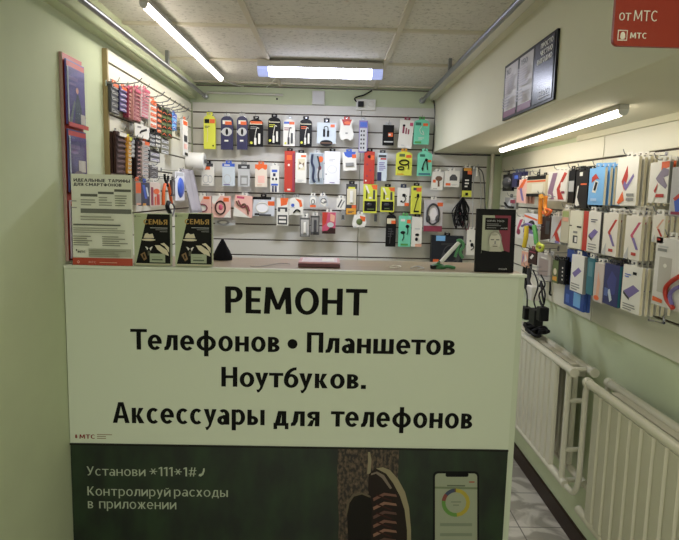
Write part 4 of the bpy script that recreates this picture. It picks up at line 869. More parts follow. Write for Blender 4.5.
def word(txt, a, b, yb, yc, m=INK, bold=.022, y=-.0006, par=sg, o=(-.12, .605)):
    cx = (a + b) / 2
    A = S(a, yb); Bp = S(b, yb); base = S(cx, yb).z; cap = S(cx, yc).z - base
    mb = MB().text(txt, A.x - o[0], Bp.x - o[0], base - o[1], cap, y, m, bold)
    return mb.build('lettering', par)
word('РЕМОНТ', 225.2, 366.8, 314.3, 287.7, bold=.028)
word('Телефонов', 130.7, 279.6, 350.8, 330.2)
word('•', 287.4, 297.4, 353.2, 331)
word('Планшетов', 306.7, 454.8, 353.8, 333.6)
word('Ноутбуков.', 221.4, 365.8, 387.7, 368)
word('Аксессуары', 112.9, 264.6, 424.0, 403.2)
word('для', 273.5, 319.4, 426, 406)
word('телефонов', 330.6, 472, 427.6, 407)
RED = M('7c2a1c', .5)
word('МТС', 79.5, 95, 438.6, 434.4, RED, .04)
mb = MB(); c_ = S(76.2, 436.2); mb.flat([(c_.x + .12 + .0045 * math.cos(a) * (1 if math.sin(a) < 0 else .8), c_.z - .605 + .0075 * math.sin(a)) for a in [2 * PI * i / 14 for i in range(14)]], -.0006, RED)
for yy in (434.6, 436.5, 438.4):
    a = S(97, yy); b = S(112 if yy < 436 else 106, yy); mb.flat([(a.x + .12, a.z - .606), (b.x + .12, a.z - .606), (b.x + .12, a.z - .603), (a.x + .12, a.z - .603)], -.0006, M('8f7f60', .5))
mb.build('logo', sg)

# dark green poster below
po = thing('poster', 'dark green printed poster below the sign with boots, tree bark and a phone', 'poster', (-.12, CY + .001, .02))
def Q(px, py):
    p = S(px, py); return (p.x + .12, p.z - .02)
mb = MB(); H2 = .597 - .02
mb.box(x0 + .12, .0, 0, sxr + .12, .0045, H2, forest_mat())
mb.build('sheet', po)
tr = MB(); bark = bark_mat(); 
tr.flat([Q(337, 760), Q(399, 760), Q(397, 640), Q(396, 560), Q(397, 500), Q(399, 450), Q(338, 448.6), Q(337, 480), Q(339, 520), Q(336, 600)], -.0006, bark)
tr.flat([Q(367, 474), Q(370.5, 474), Q(371.5, 460), Q(370, 452), Q(368, 452), Q(368, 462)], -.0009, M('8a8064'))
tr.build('tree_print', po)
bt = MB(); LEA = M('241c18', .5); SOLE = M('8e8466', .5)
bt.flat([Q(349, 560), Q(361, 590), Q(376, 590), Q(376, 505), Q(371, 497), Q(362, 493.6), Q(354, 495.5), Q(349, 502), Q(347, 515)], -.0009, M('17140f', .5))
bt.flat([Q(347, 515), Q(345.5, 515), Q(347, 502), Q(353, 494), Q(362, 492.4), Q(371, 496), Q(371, 498), Q(362, 494.4), Q(354, 496.5), Q(349.5, 503)], -.0012, M('5a4f3c', .5))
bt.flat([Q(369, 474), Q(375, 468.4), Q(383, 468.0), Q(391, 474), Q(400, 487), Q(405, 500), Q(408, 516), Q(409, 545), Q(404, 600), Q(385, 610), Q(374, 590), Q(371, 545), Q(372, 505), Q(368, 490)], -.0012, LEA)
bt.flat([Q(376, 468.4), Q(383, 467.2), Q(390, 470), Q(398, 479), Q(405, 492), Q(409, 507), Q(411, 530), Q(411, 560), Q(407, 560), Q(407, 530), Q(404.6, 510), Q(400, 496), Q(393, 483), Q(386, 473.5), Q(380, 470.4)], -.0016, SOLE)
bt.flat([Q(371, 473.5), Q(377, 471.4), Q(384, 475), Q(392, 488), Q(390, 489), Q(382, 478), Q(376, 473.6), Q(371, 475.2)], -.0016, M('76685a', .5))
for k in range(9):
    y_ = 492 + 9 * k; bt.flat([Q(373, y_ + 6), Q(373.5, y_ + 9), Q(385, y_ + 3.4), Q(397, y_ + 4.8), Q(396, y_ + 2.4), Q(384, y_ + .6)], -.0018, M(['6e4a3c', '85604e', '54362c'][k % 3], .5))
    bt.flat([Q(376, y_ + 2), Q(376, y_ + 3.4), Q(391, y_ + 9.4), Q(392, y_ + 8)], -.0021, M('3a201a', .5))
bt.build('boot_print', po)
ph = MB()
def rr_(a, b, c, d, r, yy, m, n=5):
    o = []
    for cx, cy_, s in ((c - r, b + r, 0), (a + r, b + r, 1), (a + r, d - r, 2), (c - r, d - r, 3)):
        for i in range(n + 1):
            t_ = PI / 2 * (s + i / n); o.append(Q(cx + r * math.cos(t_), cy_ - r * math.sin(t_)))
    ph.flat(o, yy, m)
rr_(433, 471.4, 479, 575, 4.5, -.0009, M('0a0b0c', .4))
rr_(435, 473.4, 477.2, 573, 3.5, -.0013, M('959c84', .5))
rr_(445.5, 472.6, 468.5, 476.8, 1.8, -.0016, M('0a0b0c', .4))
ph.flat([Q(435, 488.5), Q(477.2, 489.3), Q(477.2, 487.2), Q(435, 486.5)], -.0016, M('6d7a5c', .5))
ph.flat([Q(447, 486.2), Q(465, 486.4), Q(465, 485), Q(447, 484.8)], -.0019, M('5a624e', .5))
ph.flat([Q(469, 482.6), Q(474.5, 482.6), Q(474.5, 481.2), Q(469, 481.2)], -.0019, M('a0553e', .5))
for a0, a1, c in ((-85, 90, 'a89a34'), (90, 97, '5b4038'), (97, 140, '36405a'), (140, 172, '7c3a34'), (172, 275, '5d8a3c')):
    n = 8; o = [Q(455.8 + 14.2 * math.cos(math.radians(a0 + (a1 - a0) * i / n)), 502.5 - 14.2 * math.sin(math.radians(a0 + (a1 - a0) * i / n))) for i in range(n + 1)]
    o2 = [Q(455.8 + 10.4 * math.cos(math.radians(a0 + (a1 - a0) * i / n)), 502.5 - 10.4 * math.sin(math.radians(a0 + (a1 - a0) * i / n))) for i in range(n + 1)]
    for i in range(n): ph.flat([o2[i], o[i], o[i + 1], o2[i + 1]], -.0019, M(c, .5))
for y_, w_ in ((501.8, 5), (505, 3)): ph.flat([Q(456 - w_, y_ + .6), Q(456 + w_, y_ + .6), Q(456 + w_, y_ - .6), Q(456 - w_, y_ - .6)], -.0019, M('77806a', .5))
for k in range(4): ph.flat([Q(440, 526 + 10 * k), Q(472, 526 + 10 * k), Q(472, 523 + 10 * k), Q(440, 523 + 10 * k)], -.0019, M('7c8670', .5))
ph.build('phone_print', po)
TXT = M('aab39c', .5); oo = (-.12, .02)
word('Установи', 86.8, 145.5, 475.8, 466.8, TXT, .006, -.0008, po, oo)
word('*111*1#', 149.5, 196.5, 476.2, 467.2, TXT, .008, -.0008, po, oo)
word('Контролируй', 87.6, 170.5, 496.0, 486.9, TXT, .006, -.0008, po, oo)
word('расходы', 174, 227.8, 496.6, 487.6, TXT, .006, -.0008, po, oo)
word('в приложении', 88, 176.3, 508.8, 499.4, TXT, .006, -.0008, po, oo)
MB().flat([Q(198.5, 476), Q(201, 476.6), Q(203.4, 474.6), Q(204.6, 471), Q(204.6, 468.4), Q(203.2, 468.4), Q(202.8, 471), Q(201.8, 473.4), Q(199, 474.2)], -.0008, TXT).build('handset_print', po)

# ------------------------------------------------------------------ things standing on the counter
def stand(px0, px1, pyt, pyb, y, name, label, cat, group=None, rx=0.0):
    a = on(1, y, px0, pyb); b = on(1, y, px1, pyb); zt = on(1, y, (px0 + px1) / 2, pyt).z
    return thing(name, label, cat, ((a.x + b.x) / 2, y, CT + .001), 0, group, rx=rx), b.x - a.x, zt - CT - .001
PAPER = M('dfe1d0', .5)
t, w, h = stand(73.2, 133, 174.4, 265, 1.912, 'tariff_stand', 'tall white tariff sheet with a red foot standing at the left wall', 'leaflet stand', None, -.02)
mb = MB(); mb.box(0, 0, .004, w, .003, h, PAPER)
ops = [('t', 'ИДЕАЛЬНЫЕ', .04, .56, .917, .034, 'k', .03), ('t', 'ТАРИФЫ', .61, .97, .917, .034, 'k', .03), ('t', 'ДЛЯ СМАРТФОНОВ', .04, .83, .872, .032, 'k', .03),
       ('r', .15, .757, .43, .785, '5c5e54'), ('r', .44, .787, .70, .812, '5c5e54'), ('r', .71, .815, .985, .842, '5c5e54'), ('r', .15, .575, .985, .625, '6c6e64'),
       ('r', 0, 0, 1, .082, 'b4452c'), ('r', .06, .155, .075, .175, 'k'), ('t', 'МТС', .09, .22, .135, .024, 'k', .02), ('r', .27, .095, .98, .185, 'aeb19c')]
ops += bars(.16, .42, .66, .74, 3, '9a9c8c', 1) + bars(.46, .68, .66, .77, 4, '9a9c8c', 2) + bars(.73, .96, .66, .79, 5, '8a8c7c', 3)
ops += bars(.16, .95, .50, .56, 2, 'a0a290', 4) + bars(.04, .96, .44, .475, 1, '5c5e54', 5) + bars(.04, .96, .36, .43, 3, 'a0a290', 6) + bars(.04, .4, .22, .34, 5, '8a8c7c', 7) + bars(.52, .95, .22, .34, 5, '8a8c7c', 8)
ops += bars(.30, .95, .10, .18, 4, '8e917e', 9) + [('r', .04, .63, .12, .64, 'g'), ('r', .04, .7, .12, .71, 'g'), ('t', 'МТС', .3, .42, .03, .02, 'x', .01), ('o', .13, .04, .02, .014, .6, 'x')] + bars(.48, .9, .035, .05, 1, 'f', 3)
decal(mb, w, h, 0, ops); mb.xf(Matrix.Translation((-w / 2, 0, 0))).build('sheet', t)
MB().box(-w / 2 - .002, -.004, 0, w / 2 + .002, .07, .003, CLEAR).box(-w / 2 - .002, .0045, .003, w / 2 + .002, .007, h, CLEAR).build('holder', t)

for k, (a, b, yt, yb_) in enumerate(((134.8, 170.5, 213.6, 266.6), (175.4, 211.8, 213.2, 267))):
    t, w, h = stand(a, b, yt, yb_, 1.93, 'leaflet_box', ['black and green leaflet box with a white hat, left one beside the tariff sheet', 'black and green leaflet box with a white hat, right one of the two'][k], 'leaflet box', 'leaflet boxes on the counter')
    mb = MB(); mb.box(0, 0, .0, w, .028, h, M('b4be98', .45))
    ops = [('p', [(.04, .045), (1, .045), (1, .99), (.38, .99)], M('0c0d09', .6)), ('r', .04, .02, 1, .04, 'c'), ('t', 'СЕМЬЯ', .27, .93, .795, .095, 'b08a3a', .035),
           ('r', .45, .725, .93, .735, 's'), ('r', .6, .69, .93, .70, 'g'), ('r', .72, .655, .93, .665, 'g'),
           ('e', .405, .50, .195, .022, 'c'), ('p', [(.27, .535), (.56, .535), (.52, .62), (.43, .605), (.37, .63), (.31, .61)], 'c'), ('r', .27, .525, .56, .533, 'd'),
           ('p', [(.31, .37), (.37, .30), (.40, .34), (.34, .37)], 'w'), ('p', [(.52, .37), (.46, .29), (.43, .34), (.49, .37)], 'w'), ('p', [(.38, .29), (.45, .29), (.47, .2), (.38, .2)], '4b4a36'),
           ('p', [(.58, .40), (.72, .40), (.93, .30), (.97, .20), (.8, .24), (.65, .32)], 'c'), ('p', [(.74, .43), (.84, .45), (.98, .36), (.98, .26), (.86, .38)], 'c'),
           ('p', [(.18, .22), (.30, .27), (.36, .14), (.28, .10)], '84653a'), ('p', [(.24, .22), (.28, .23), (.31, .16), (.27, .14)], '2a2316'),
           ('r', .44, .07, .87, .24, 'a3ad90'), ('r', .5, .11, .8, .135, '4f5a44'), ('r', .5, .17, .74, .18, '7f8a70'), ('o', .05, .945, .03, .02, .5, 'd'), ('r', .1, .94, .22, .95, '808a6c')]
    decal(mb, w, h, 0, ops); mb.xf(Matrix.Translation((-w / 2, 0, 0))).build('carton', t, bevel=.0)
t, w, h = stand(474.5, 513.5, 209, 273.3, 1.95, 'portrait_frame', 'black framed portrait card leaning back at the right end of the counter', 'picture frame', None, -.05)
t.rotation_euler = (-.05, 0.0, 0)
mb = MB(); fw = .11
mb.box(0, 0, 0, w, .014, h, M('0a0a0b', .5)); mb.xf(Matrix.Translation((-w / 2, 0, 0))).build('frame', t, bevel=.002)
mb = MB()
ops = [('r', .15, .30, .87, .90, M('a9ad96', .4)), ('p', [(.45, .90), (.87, .90), (.87, .30), (.74, .30), (.60, .62)], M('7c2338', .4)), ('r', .22, .67, .80, .86, M('0c0a09', .5)),
       ('t', 'SOPHIA TOLES', .26, .70, .80, .026, 's', .01), ('r', .26, .76, .56, .768, 'g'), ('r', .26, .735, .62, .743, 'g'), ('t', 'МАЙ', .62, .78, .69, .02, 's', .01), ('r', .26, .70, .5, .708, 'g'),
       ('p', [(.15, .28), (.87, .28), (.87, .32), (.74, .345), (.60, .33), (.45, .35), (.30, .335), (.15, .35)], M('0c0d0c', .5)), ('e', .48, .515, .17, .150, M('8f8e80', .4)), ('e', .48, .49, .150, .140, M('c6c3b2', .4)), ('p', [(.33, .33), (.40, .42), (.56, .42), (.66, .33)], M('b9b6a4', .4)), ('e', .45, .60, .09, .02, M('a5a393', .4)),
       ('r', .37, .51, .455, .523, 'd'), ('r', .50, .51, .585, .523, 'd'), ('p', [(.465, .5), (.495, .5), (.505, .45), (.46, .45)], 'a59f8e' if False else 'g'), ('r', .42, .41, .54, .42, 'u'), ('r', .42, .435, .54, .44, 'g'),
       ('t', 'МАЙ', .60, .80, .045, .022, 's', .01)]
decal(mb, w, h, -.0004, ops); mb.xf(Matrix.Translation((-w / 2, 0, 0))).build('portrait_print', t)
MB().box(-.03, .015, 0, .03, .018, h * .7, BLACK).add([(-.02, .018, h * .68), (.02, .018, h * .68), (.02, .055, .0), (-.02, .055, .0)], [(0, 1, 2, 3)], BLACK).build('strut', t)

# flat red and pink phone box lying near the middle
a = on(2, CT, 297.5, 269); b = on(2, CT, 340.5, 270)
yy = 1.975; x0_ = on(1, yy, 298, 269).x; x1_ = on(1, yy, 340, 269).x
t = thing('phone_box', 'flat dark red box with a pink and white lid lying on the ledge', 'box', ((x0_ + x1_) / 2, yy, CT + .0015))
w = x1_ - x0_
MB().box(-w / 2, 0, 0, w / 2, .15, .012, '5a1f26').build('tray', t, bevel=.001)
mb = MB().box(-w / 2 + .001, .001, .0125, w / 2 - .001, .149, .018, 'c98e94'); mb.box(-w / 2 + .012, .012, .0181, w / 2 - .01, .14, .0185, 'd8c4ca'); mb.box(.01, .03, .0186, w / 2 - .02, .12, .019, 'w'); mb.build('lid', t)

# helping-hand tool: green base, white rod, green clamp
def cpnt(px, py, y): return on(1, y, px, py)
o = cpnt(438, 268, 2.03); o.z = CT + .001
t = thing('magnifier_stand', 'small green soldering stand with a slanted white arm and green claw', 'tool stand', tuple(o))
def rc(px, py, y=2.03): return cpnt(px, py, y) - o
mb = MB(); mb.rings([[(r_ * math.cos(a), r_ * .8 * math.sin(a), z) for a in [2 * PI * i / 18 for i in range(18)]] for r_, z in ((.030, 0), (.030, .008), (.02, .014), (.012, .016))], M('2c6b3a', .4)); mb.build('base', t)
MB().box(-.03, -.022, .0, -.005, .0, .012, BLACK).build('weight', t, bevel=.002)
MB().tube([rc(441, 262), rc(450, 252), rc(459, 242.5)], .0075, P('e4e6e2'), 10).build('arm', t)
MB().tube([rc(437, 268) + Vector((0, 0, .012)), rc(439.5, 262)], .006, M('2c6b3a', .4), 8).build('joint', t)
MB().tube(smooth([rc(457, 241), rc(461, 240.5), rc(463.5, 246), rc(460, 252), rc(463, 258)]), .006, P('4f9460'), 8).tube(smooth([rc(460, 242), rc(458, 248), rc(455, 257)]), .005, P('4f9460'), 8).build('claw', t)
MB().tube(smooth([rc(441, 267), rc(448, 266.5), rc(455, 268)]), .006, P('4f9460'), 8).build('cable', t)
def small(name, label, cat, pts, r, m, g=None):
    o = pts[0].copy(); t = MB().tube(smooth([p - o for p in pts]), r, P(m), 6).build(name, None, loc=o); tag(t, label, cat, g)
def ct(px, py): p = on(2, CT + .004, px, py); return p
small('tweezers', 'small silver tweezers lying on the ledge right of the red box', 'tweezers', [ct(389, 267), ct(395, 265.5), ct(401, 266.5), ct(394, 267.6), ct(390, 267.6)], .002, 'w')
small('keys', 'small silver clip lying on the ledge left of the green stand', 'clip', [ct(411, 267.8), ct(417, 266.2), ct(424, 268.2), ct(418, 269)], .0025, 's')
small('thin_wire', 'thin dark wire lying on the ledge left of the red box', 'wire', [ct(250, 266), ct(256, 266.8), ct(262, 266.2), ct(280, 263.4), ct(290, 264)], .0012, 'g')
# dark pointed cloth pouch behind the right leaflet box
o = on(1, 2.15, 222.5, 258); o.z = CT + .001
t = thing('cloth_pouch', 'black pointed cloth pouch standing right of the leaflet boxes', 'pouch', tuple(o))
hh = on(1, 2.15, 222, 239.6).z - CT; rr = random.Random(2)
mb = MB(); R_ = []
for z, wx, wy in ((0, .036, .03), (.15, .037, .03), (.4, .029, .025), (.65, .019, .018), (.85, .011, .011), (1, .004, .004)):
    R_.append([((wx + rr.uniform(-.0012, .0012)) * math.cos(a), wy * math.sin(a), z * hh) for a in [2 * PI * i / 16 for i in range(16)]])
mb.rings(R_, M('17181f', .85)); mb.build('pouch_body', t)
MB().tube([(.009 * math.cos(2 * PI * i / 12), .009 * math.sin(2 * PI * i / 12), hh * .82) for i in range(12)], .002, P('d'), 6, closed=True).build('drawstring', t)

# ================================================================== lamps
def lamp_bar(name, label, p0, p1, wd, hgt, strength, colr, group=None, wide=False, power=0, col=(1, .96, .88), mount=None):
    """ceiling mounted bar from p0 to p1 (top face against the mount height)"""
    p0, p1 = Vector(p0), Vector(p1); d = p1 - p0; Ln = d.length; ang = math.atan2(d.y, d.x)
    t = thing(name, label, 'lamp', tuple((p0 + p1) / 2), ang, group)
    MB().box(-Ln / 2, -wd / 2, -hgt * .45, Ln / 2, wd / 2, 0, M('b9b6ae', .5)).build('housing', t, bevel=.002)
    e = .012 if not wide else .055
    dm = M(colr, .3, emit=strength)
    db = MB(); n = 10; A = []
    for xx in (-Ln / 2 + e, Ln / 2 - e):
        A.append([(xx, -wd * .47 * math.cos(PI * i / n), -hgt * .45 - hgt * .55 * math.sin(PI * i / n)) for i in range(n + 1)])
    db.rings(A, dm, smooth=False); db.build('diffuser', t)
    cm = M('aab6ee', .3, emit=.55) if wide else M('d0d0cc', .3)
    for s in (-1, 1):
        xa, xb = (-Ln / 2, -Ln / 2 + e - .0005) if s < 0 else (Ln / 2 - e + .0005, Ln / 2)
        cb = MB(); cb.rings([[(xx, -wd * .49 * math.cos(PI * i / n), -hgt * .45 - hgt * .56 * math.sin(PI * i / n)) for i in range(n + 1)] for xx in (xa, xb)], cm, smooth=False); cb.build('end_cap', t)
    if power:
        ld = bpy.data.lights.new('lamp_light', 'AREA'); ld.shape = 'RECTANGLE'; ld.size = Ln - 2 * e; ld.size_y = wd * .8; ld.energy = power; ld.color = col
        lo = bpy.data.objects.new('lamp_light', ld); COL.objects.link(lo); lo.parent = t; lo.location = (0, 0, -hgt - .004)
    return t
ZL = ZC - .001
a = on(2, 2.125, 143, 8); b = on(2, 2.125, 223, 82)
lamp_bar('strip_lamp', 'long slim white strip lamp on the ceiling at the left', (a.x, a.y, ZL), (b.x - .01, b.y, ZL), .028, .038, 9, 'fff6e6', 'strip lamps', power=2.6)
a = on(2, 2.125, 263, 72); b = on(2, 2.125, 382, 73)
lamp_bar('ceiling_lamp', 'wide bluish white ceiling lamp above the back wall', (-.385, 2.98, ZL), (.25, 2.98, ZL), .112, .070, 11, 'dfe4ff', wide=True, power=6, col=(.86, .9, 1))
a = on(2, SZ - .035, 501, 153); b = on(2, SZ - .035, 624, 116)
lamp_bar('strip_lamp', 'slim white strip lamp under the boxed beam at the right', (a.x, a.y, SZ - .001), (b.x, b.y, SZ - .001), .028, .032, 9, 'fff4e2', 'strip lamps', power=1.2)
lamp_bar('strip_lamp', 'unseen lamp bar added over the customer side to brighten the counter front', (-.55, -1.3, ZL), (.35, -1.3, ZL), .06, .05, 14, 'fff4e2', power=20)  # added fill lamp behind the camera, lifts the light on the counter front

# wires of the lamps
def cz(px, py, z=ZC - .004): return on(2, z, px, py)
small('lamp_wire', 'thin white wire running along the ceiling between the two lamps', 'wire', [cz(223, 80), cz(236, 85), cz(250, 87), cz(263, 88), cz(268, 86), cz(275, 79)], .003, 'w')
small('socket_cable', 'short black cable curling from the ceiling into the white socket', 'cable', [on(1, YB - .02, 372, 90.5), on(1, YB - .03, 364, 95), on(1, YB - .035, 355, 98), on(1, YB - .03, 357, 102), on(1, YB - .03, 361, 103)], .005, 'k')
# cable trunking and boxes on the back wall
def bw(px, py, y=YB - .01): return on(1, y, px, py)
def wallbox(name, label, cat, x0, y0, x1, y1, d, m, kids=()):
    a = bw(x0, y1); b = bw(x1, y0); t = thing(name, label, cat, ((a.x + b.x) / 2, YB, a.z)); w = b.x - a.x; h = b.z - a.z
    MB().box(-w / 2, -d, 0, w / 2, -.0005, h, m).build('housing', t, bevel=.003)
    return t, w, h
t, w, h = wallbox('junction_box', 'small white square junction box above the white cable packages', 'box', 312, 91.5, 325, 105, .03, WHITE)
MB().box(-w / 2 + .004, -.033, .004, w / 2 - .004, -.0305, h - .004, M('cfcfd0', .4)).build('lid', t, bevel=.001)
t, w, h = wallbox('wall_socket', 'white double socket with a black cable above the remote control pack', 'socket', 356, 100, 375.5, 110.5, .035, WHITE)
for s in (-.25, .25):
    mb = MB(); mb.rings([[(s * w + r_ * math.cos(a_), y_, h / 2 + r_ * math.sin(a_)) for a_ in [2 * PI * i / 16 for i in range(16)]] for r_, y_ in ((.02, -.0355), (.02, -.038), (.015, -.038), (.015, -.0365))], WHITE); mb.build('socket_face', t)
MB().box(-w * .42, -.06, h * .25, -w * .12, -.0385, h * .75, BLACK).build('plug', t, bevel=.003)
def trunk(label, pts, r=.007):
    p = [bw(*q, YB - r - .002) for q in pts]; o = p[0].copy()
    tag(MB().tube([q - o for q in p], r, WHITE, 4).build('cable_trunking', None, loc=o), label, 'trunking', 'white cable trunking')
trunk('white trunking under the ceiling from the left corner towards the middle', [(207, 92.4), (283, 95)])
trunk('white trunking running from the junction box to the socket', [(318, 107), (355, 108.5)], .006)
tag(MB().tube([(0, 0, 0), (0, -.004, 0)], .006, BLACK, 10).build('drilled_plug', None, loc=bw(277, 99, YB - .001)), 'small dark hole plug in the green strip of the back wall', 'plug')
p = [bw(432, 92, YB - .006), bw(435, 110, YB - .03), bw(434, 135, YB - .03), bw(432.5, 154, YB - .03)]
o = p[0].copy(); 
tag(MB().tube(smooth([q - o for q in p]), .004, P('d'), 7).build('corner_cable', None, loc=o), 'thin dark cable running down where the beam meets the back wall', 'cable')
o = Vector((SX + .01, YB - .021, SZ - .008))
tag(MB().tube([(0, 0, 0), (.2, 0, -.002), (.42, 0, 0)], .005, P('d'), 7).build('corner_cable', None, loc=o), 'thin dark cable running along the wall beneath the boxed beam', 'cable')
# chrome conduit rails
def rail(label, x, z, y1):
    t = thing('chrome_rail', label, 'rail', (x, 1.5, z), 0, 'chrome rails under the ceiling')
    MB().tube([(0, -2.5, 0), (0, y1 - 1.5, 0)], .011, STEEL, 12).build('tube', t)
    MB().tube([(0, y1 - 1.505, 0), (0, y1 - 1.47, 0)], .019, CHROME, 14).build('end_flange', t)
    MB().tube([(0, y1 - 1.47, 0), (0, YB - 1.501, 0)], .012, CHROME, 10).build('end_stub', t)
    for yy in (-1.2, .2, 1.3): MB().box(-.008, yy - .01, .008, .008, yy + .01, ZC - z, STEEL).build('hanger', t)
rail('chrome rail along the ceiling above the left wall', -.800, 2.092, 3.61)
rail('chrome rail along the ceiling beside the boxed beam at the right', .563, 2.100, 3.61)

# ================================================================== signs on the beam
a = on(0, SX, 506, 66); 
y_far, y_near = 2.152, 1.664; zt, zb = 1.988, 1.789
t = thing('tariff_board', 'black framed board with two pale price columns on the side of the beam', 'sign', (SX, (y_far + y_near) / 2, zb), -PI / 2)
w = y_far - y_near; h = zt - zb
mb = MB(); mb.box(0, -.008, 0, w, -.0005, h, M('17161c', .3))
ops = [('r', .03, .10, .31, .95, M('c3bcc0', .4)), ('r', .35, .10, .62, .95, M('c3bcc0', .4)), ('r', .03, .04, .31, .15, M('7d3a60', .4)), ('r', .35, .04, .62, .15, M('7d3a60', .4)),
       ('r', .66, .04, .975, .96, M('23264a', .25)), ('t', '1С', .06, .16, .80, .09, 'd', .01), ('t', '150', .39, .52, .80, .09, 'd', .01),
       ('t', 'ПРОСТО', .76, .96, .85, .075, 'w', .02), ('t', 'ЧЕСТНО', .76, .96, .74, .075, 'w', .02), ('t', 'ВЫГОДНО', .71, .96, .63, .075, 'w', .02), ('t', 'TELE2', .76, .94, .13, .07, 's', .01), ('r', .76, .09, .94, .1, 's')]
ops += bars(.06, .28, .45, .76, 8, 'a89ba8', 1) + bars(.38, .59, .45, .76, 8, 'a89ba8', 2) + bars(.06, .28, .2, .4, 4, '9a90a0', 3) + bars(.38, .59, .2, .4, 4, '9a90a0', 4)
decal(mb, w, h, -.008, ops); mb.xf(Matrix.Translation((-w / 2, 0, 0))).build('panel', t)
# red hanging sign
ys = .75; a = on(1, ys, 612.5, 45.5); xr = .640
t = thing('hanging_sign', 'red sign with rounded corners and white letters hanging at the upper right', 'sign', ((a.x + xr) / 2, ys, a.z))
w = xr - a.x; h = .25; r_ = .008
out = []
for cx, cz_, s in ((w - r_, r_, 3), (w - r_, h - r_, 0), (r_, h - r_, 1), (r_, r_, 2)):
    for i in range(5):
        q = PI / 2 * (s + i / 4); out.append((cx + r_ * math.cos(q), cz_ + r_ * math.sin(q)))
mb = MB(); mb.prism(out, 0, .006, M('8f2a16', .4)); mb.xf(Matrix.Translation((-w / 2, 0, 0))).build('panel', t)
SW = M('d8cfc0', .5)
def sw(txt, x0, x1, yb, yc, bold):
    A = on(1, ys, x0, yb); Bp = on(1, ys, x1, yb); cx = (x0 + x1) / 2; o = t.location
    MB().text(txt, A.x - o.x, Bp.x - o.x, on(1, ys, cx, yb).z - o.z, on(1, ys, cx, yc).z - on(1, ys, cx, yb).z, -.0006, SW, bold).build('lettering', t)
sw('от', 618.6, 630.5, 20.6, 10.2, 0.0); sw('МТС', 633.3, 656.5, 21.2, 10.6, 0.0); sw('МТС', 629.6, 646, 38.6, 32.8, .035)
o = t.location; mb = MB()
def sq(x0, x1, y0, y1, yy, m):
    A = on(1, ys, x0, y1) - o; Bp = on(1, ys, x1, y0) - o; mb.flat([(A.x, A.z), (Bp.x, A.z), (Bp.x, Bp.z), (A.x, Bp.z)], yy, m)
sq(617, 627.6, 30.2, 40.6, -.0006, SW); sq(618, 626.6, 31.2, 39.6, -.0009, M('8f2a16', .4))
c_ = on(1, ys, 622.3, 35.8) - o
mb.flat([(c_.x + .0038 * math.cos(q) * (1 if math.sin(q) < 0 else .85), c_.z + .0048 * math.sin(q)) for q in [2 * PI * i / 16 for i in range(16)]], -.0012, SW); mb.build('logo', t)
for s in (-.35, .35): MB().tube([(s * w, .003, h), (s * w, .003, ZC - o.z)], .0012, STEEL, 6).build('hanging_wire', t)

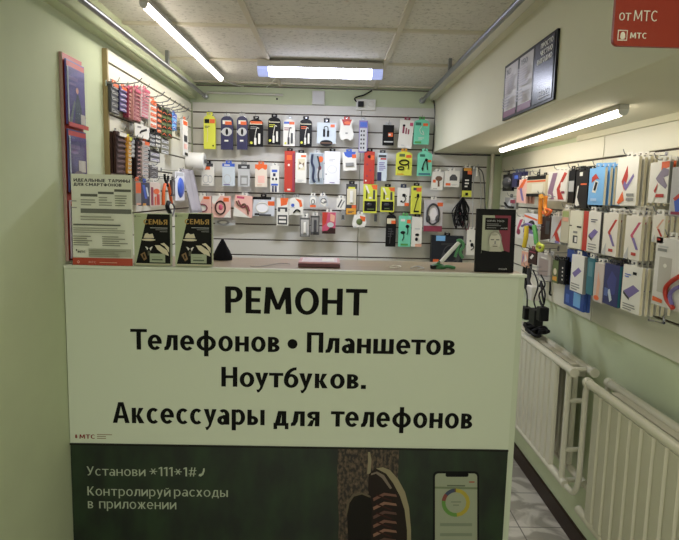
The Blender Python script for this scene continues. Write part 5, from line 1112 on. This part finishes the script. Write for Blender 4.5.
# ================================================================== radiators on the right wall
def radiator(label, y0, y1, zt, zb, near=.075, far=.075, riser=True):
    t = thing('radiator', label, 'radiator', (1.0, (y0 + y1) / 2, 0), 0, 'white panel radiators')
    c = (y0 + y1) / 2
    def tubep(x, z, ya, yb, name='header_tube'):
        MB().tube([(x - 1.0, ya - c, z), (x - 1.0, yb - c, z)], .016, ENAMEL, 12).build(name, t)
    for x in (.965, 1.045):
        tubep(x, zt, y0, y1); tubep(x, zb, y0, y1)
        for yy in (y0, y1): MB().tube([(x - 1.0, yy - c - .012, zt), (x - 1.0, yy - c + .012, zt)], .019, ENAMEL, 12).build('end_nut', t)
        mb = MB(); n = int((y1 - y0 - .12) / .062); ya = y0 + near; yz = y1 - far; prof = []
        for i in range(n):
            q = ya + (yz - ya) * i / n; s = (yz - ya) / n
            prof += [(q, 0), (q + s * .12, -.007), (q + s * .75, -.007), (q + s * .88, 0)]
        prof.append((yz, 0))
        pts = [(x - 1.0 - .006 + dx, yy - c, z) for z in (zb + .012, zt - .012) for yy, dx in prof] + [(x - 1.0 + .004, yy - c, z) for z in (zb + .012, zt - .012) for yy, dx in prof]
        N = len(prof); fs = []
        for i in range(N - 1):
            fs += [(i, i + N, i + N + 1, i + 1), (2 * N + i, 2 * N + i + 1, 3 * N + i + 1, 3 * N + i), (i, i + 1, 2 * N + i + 1, 2 * N + i), (N + i, 3 * N + i, 3 * N + i + 1, N + i + 1)]
        fs += [(0, 2 * N, 3 * N, N), (N - 1, 2 * N - 1, 4 * N - 1, 3 * N - 1)]
        mb.add(pts, fs, ENAMEL); mb.build('panel', t)
    for yy in ((y0 + .035, y1 - .035) if riser else (y0 + .035,)):
        MB().tube([(-.035, yy - c, zb), (-.035, yy - c, zt)], .012, ENAMEL, 10).build('end_riser', t)
        for z in (zt, zb, zt - .13, zb + .13): MB().tube([(-.035, yy - c, z), (.045, yy - c, z)], .010, ENAMEL, 8).build('cross_tube', t)
    for yy in (y0 + .2, y1 - .2): MB().box(.062, yy - c - .012, zt - .08, .1065, yy - c + .012, zt - .05, ENAMEL).build('wall_bracket', t)
    MB().box(.0, y0 + .1 - c, zt - .01, .03, y1 - .1 - c, zt + .002, M('c7c2b0', .5)).build('top_grille', t, bevel=.002)
    return t
R1 = radiator('white panel radiator below the far panel, beside the counter end', 2.115, 3.15, .83, .365, near=.135)
R2 = radiator('white panel radiator nearest the viewer at the lower right', .95, 1.985, .83, .335, far=.06, riser=False)
for k, x in enumerate((.965, 1.045)):
    o = Vector((x, 2.05, .83)); dx = 0
    pts = [(x, 1.988, .815), (x, 2.000, .79), (x, 2.000, .70), (x, 2.000, .52), (x, 2.005, .43), (x, 2.03, .38), (x, 2.06, .366), (x, 2.10, .365)]
    tag(MB().tube(smooth([Vector(p) - o for p in pts]), .011, ENAMEL, 10).build('heating_pipe', None, loc=o), ['white curved pipe joining the two radiators, on the aisle side', 'white curved pipe joining the two radiators, on the wall side'][k], 'pipe')
# dark pile of cable on the far radiator
rr = random.Random(9); o = Vector((1.0, 2.66, .852)); tb_ = []
t = thing('cable_pile', 'pile of black cable lying on the far radiator', 'cables', tuple(o))
pts = [(rr.uniform(-.05, .05), rr.uniform(-.09, .09), rr.uniform(.008, .045)) for _ in range(22)]
MB().tube(smooth(pts), .008, P('k'), 7).build('cable', t)
MB().box(-.03, -.04, .0, .03, .03, .035, BLACK).build('power_brick', t, bevel=.005)

# ================================================================== light and view
w = bpy.data.worlds.new('shop'); sc.world = w; w.use_nodes = True
bg = w.node_tree.nodes['Background']; bg.inputs['Color'].default_value = (1, 1, .95, 1); bg.inputs['Strength'].default_value = 1.15
sc.view_settings.view_transform = 'Standard'; sc.view_settings.look = 'None'; sc.view_settings.gamma = 1; sc.view_settings.use_curve_mapping = False
sc.view_settings.exposure = 0.4
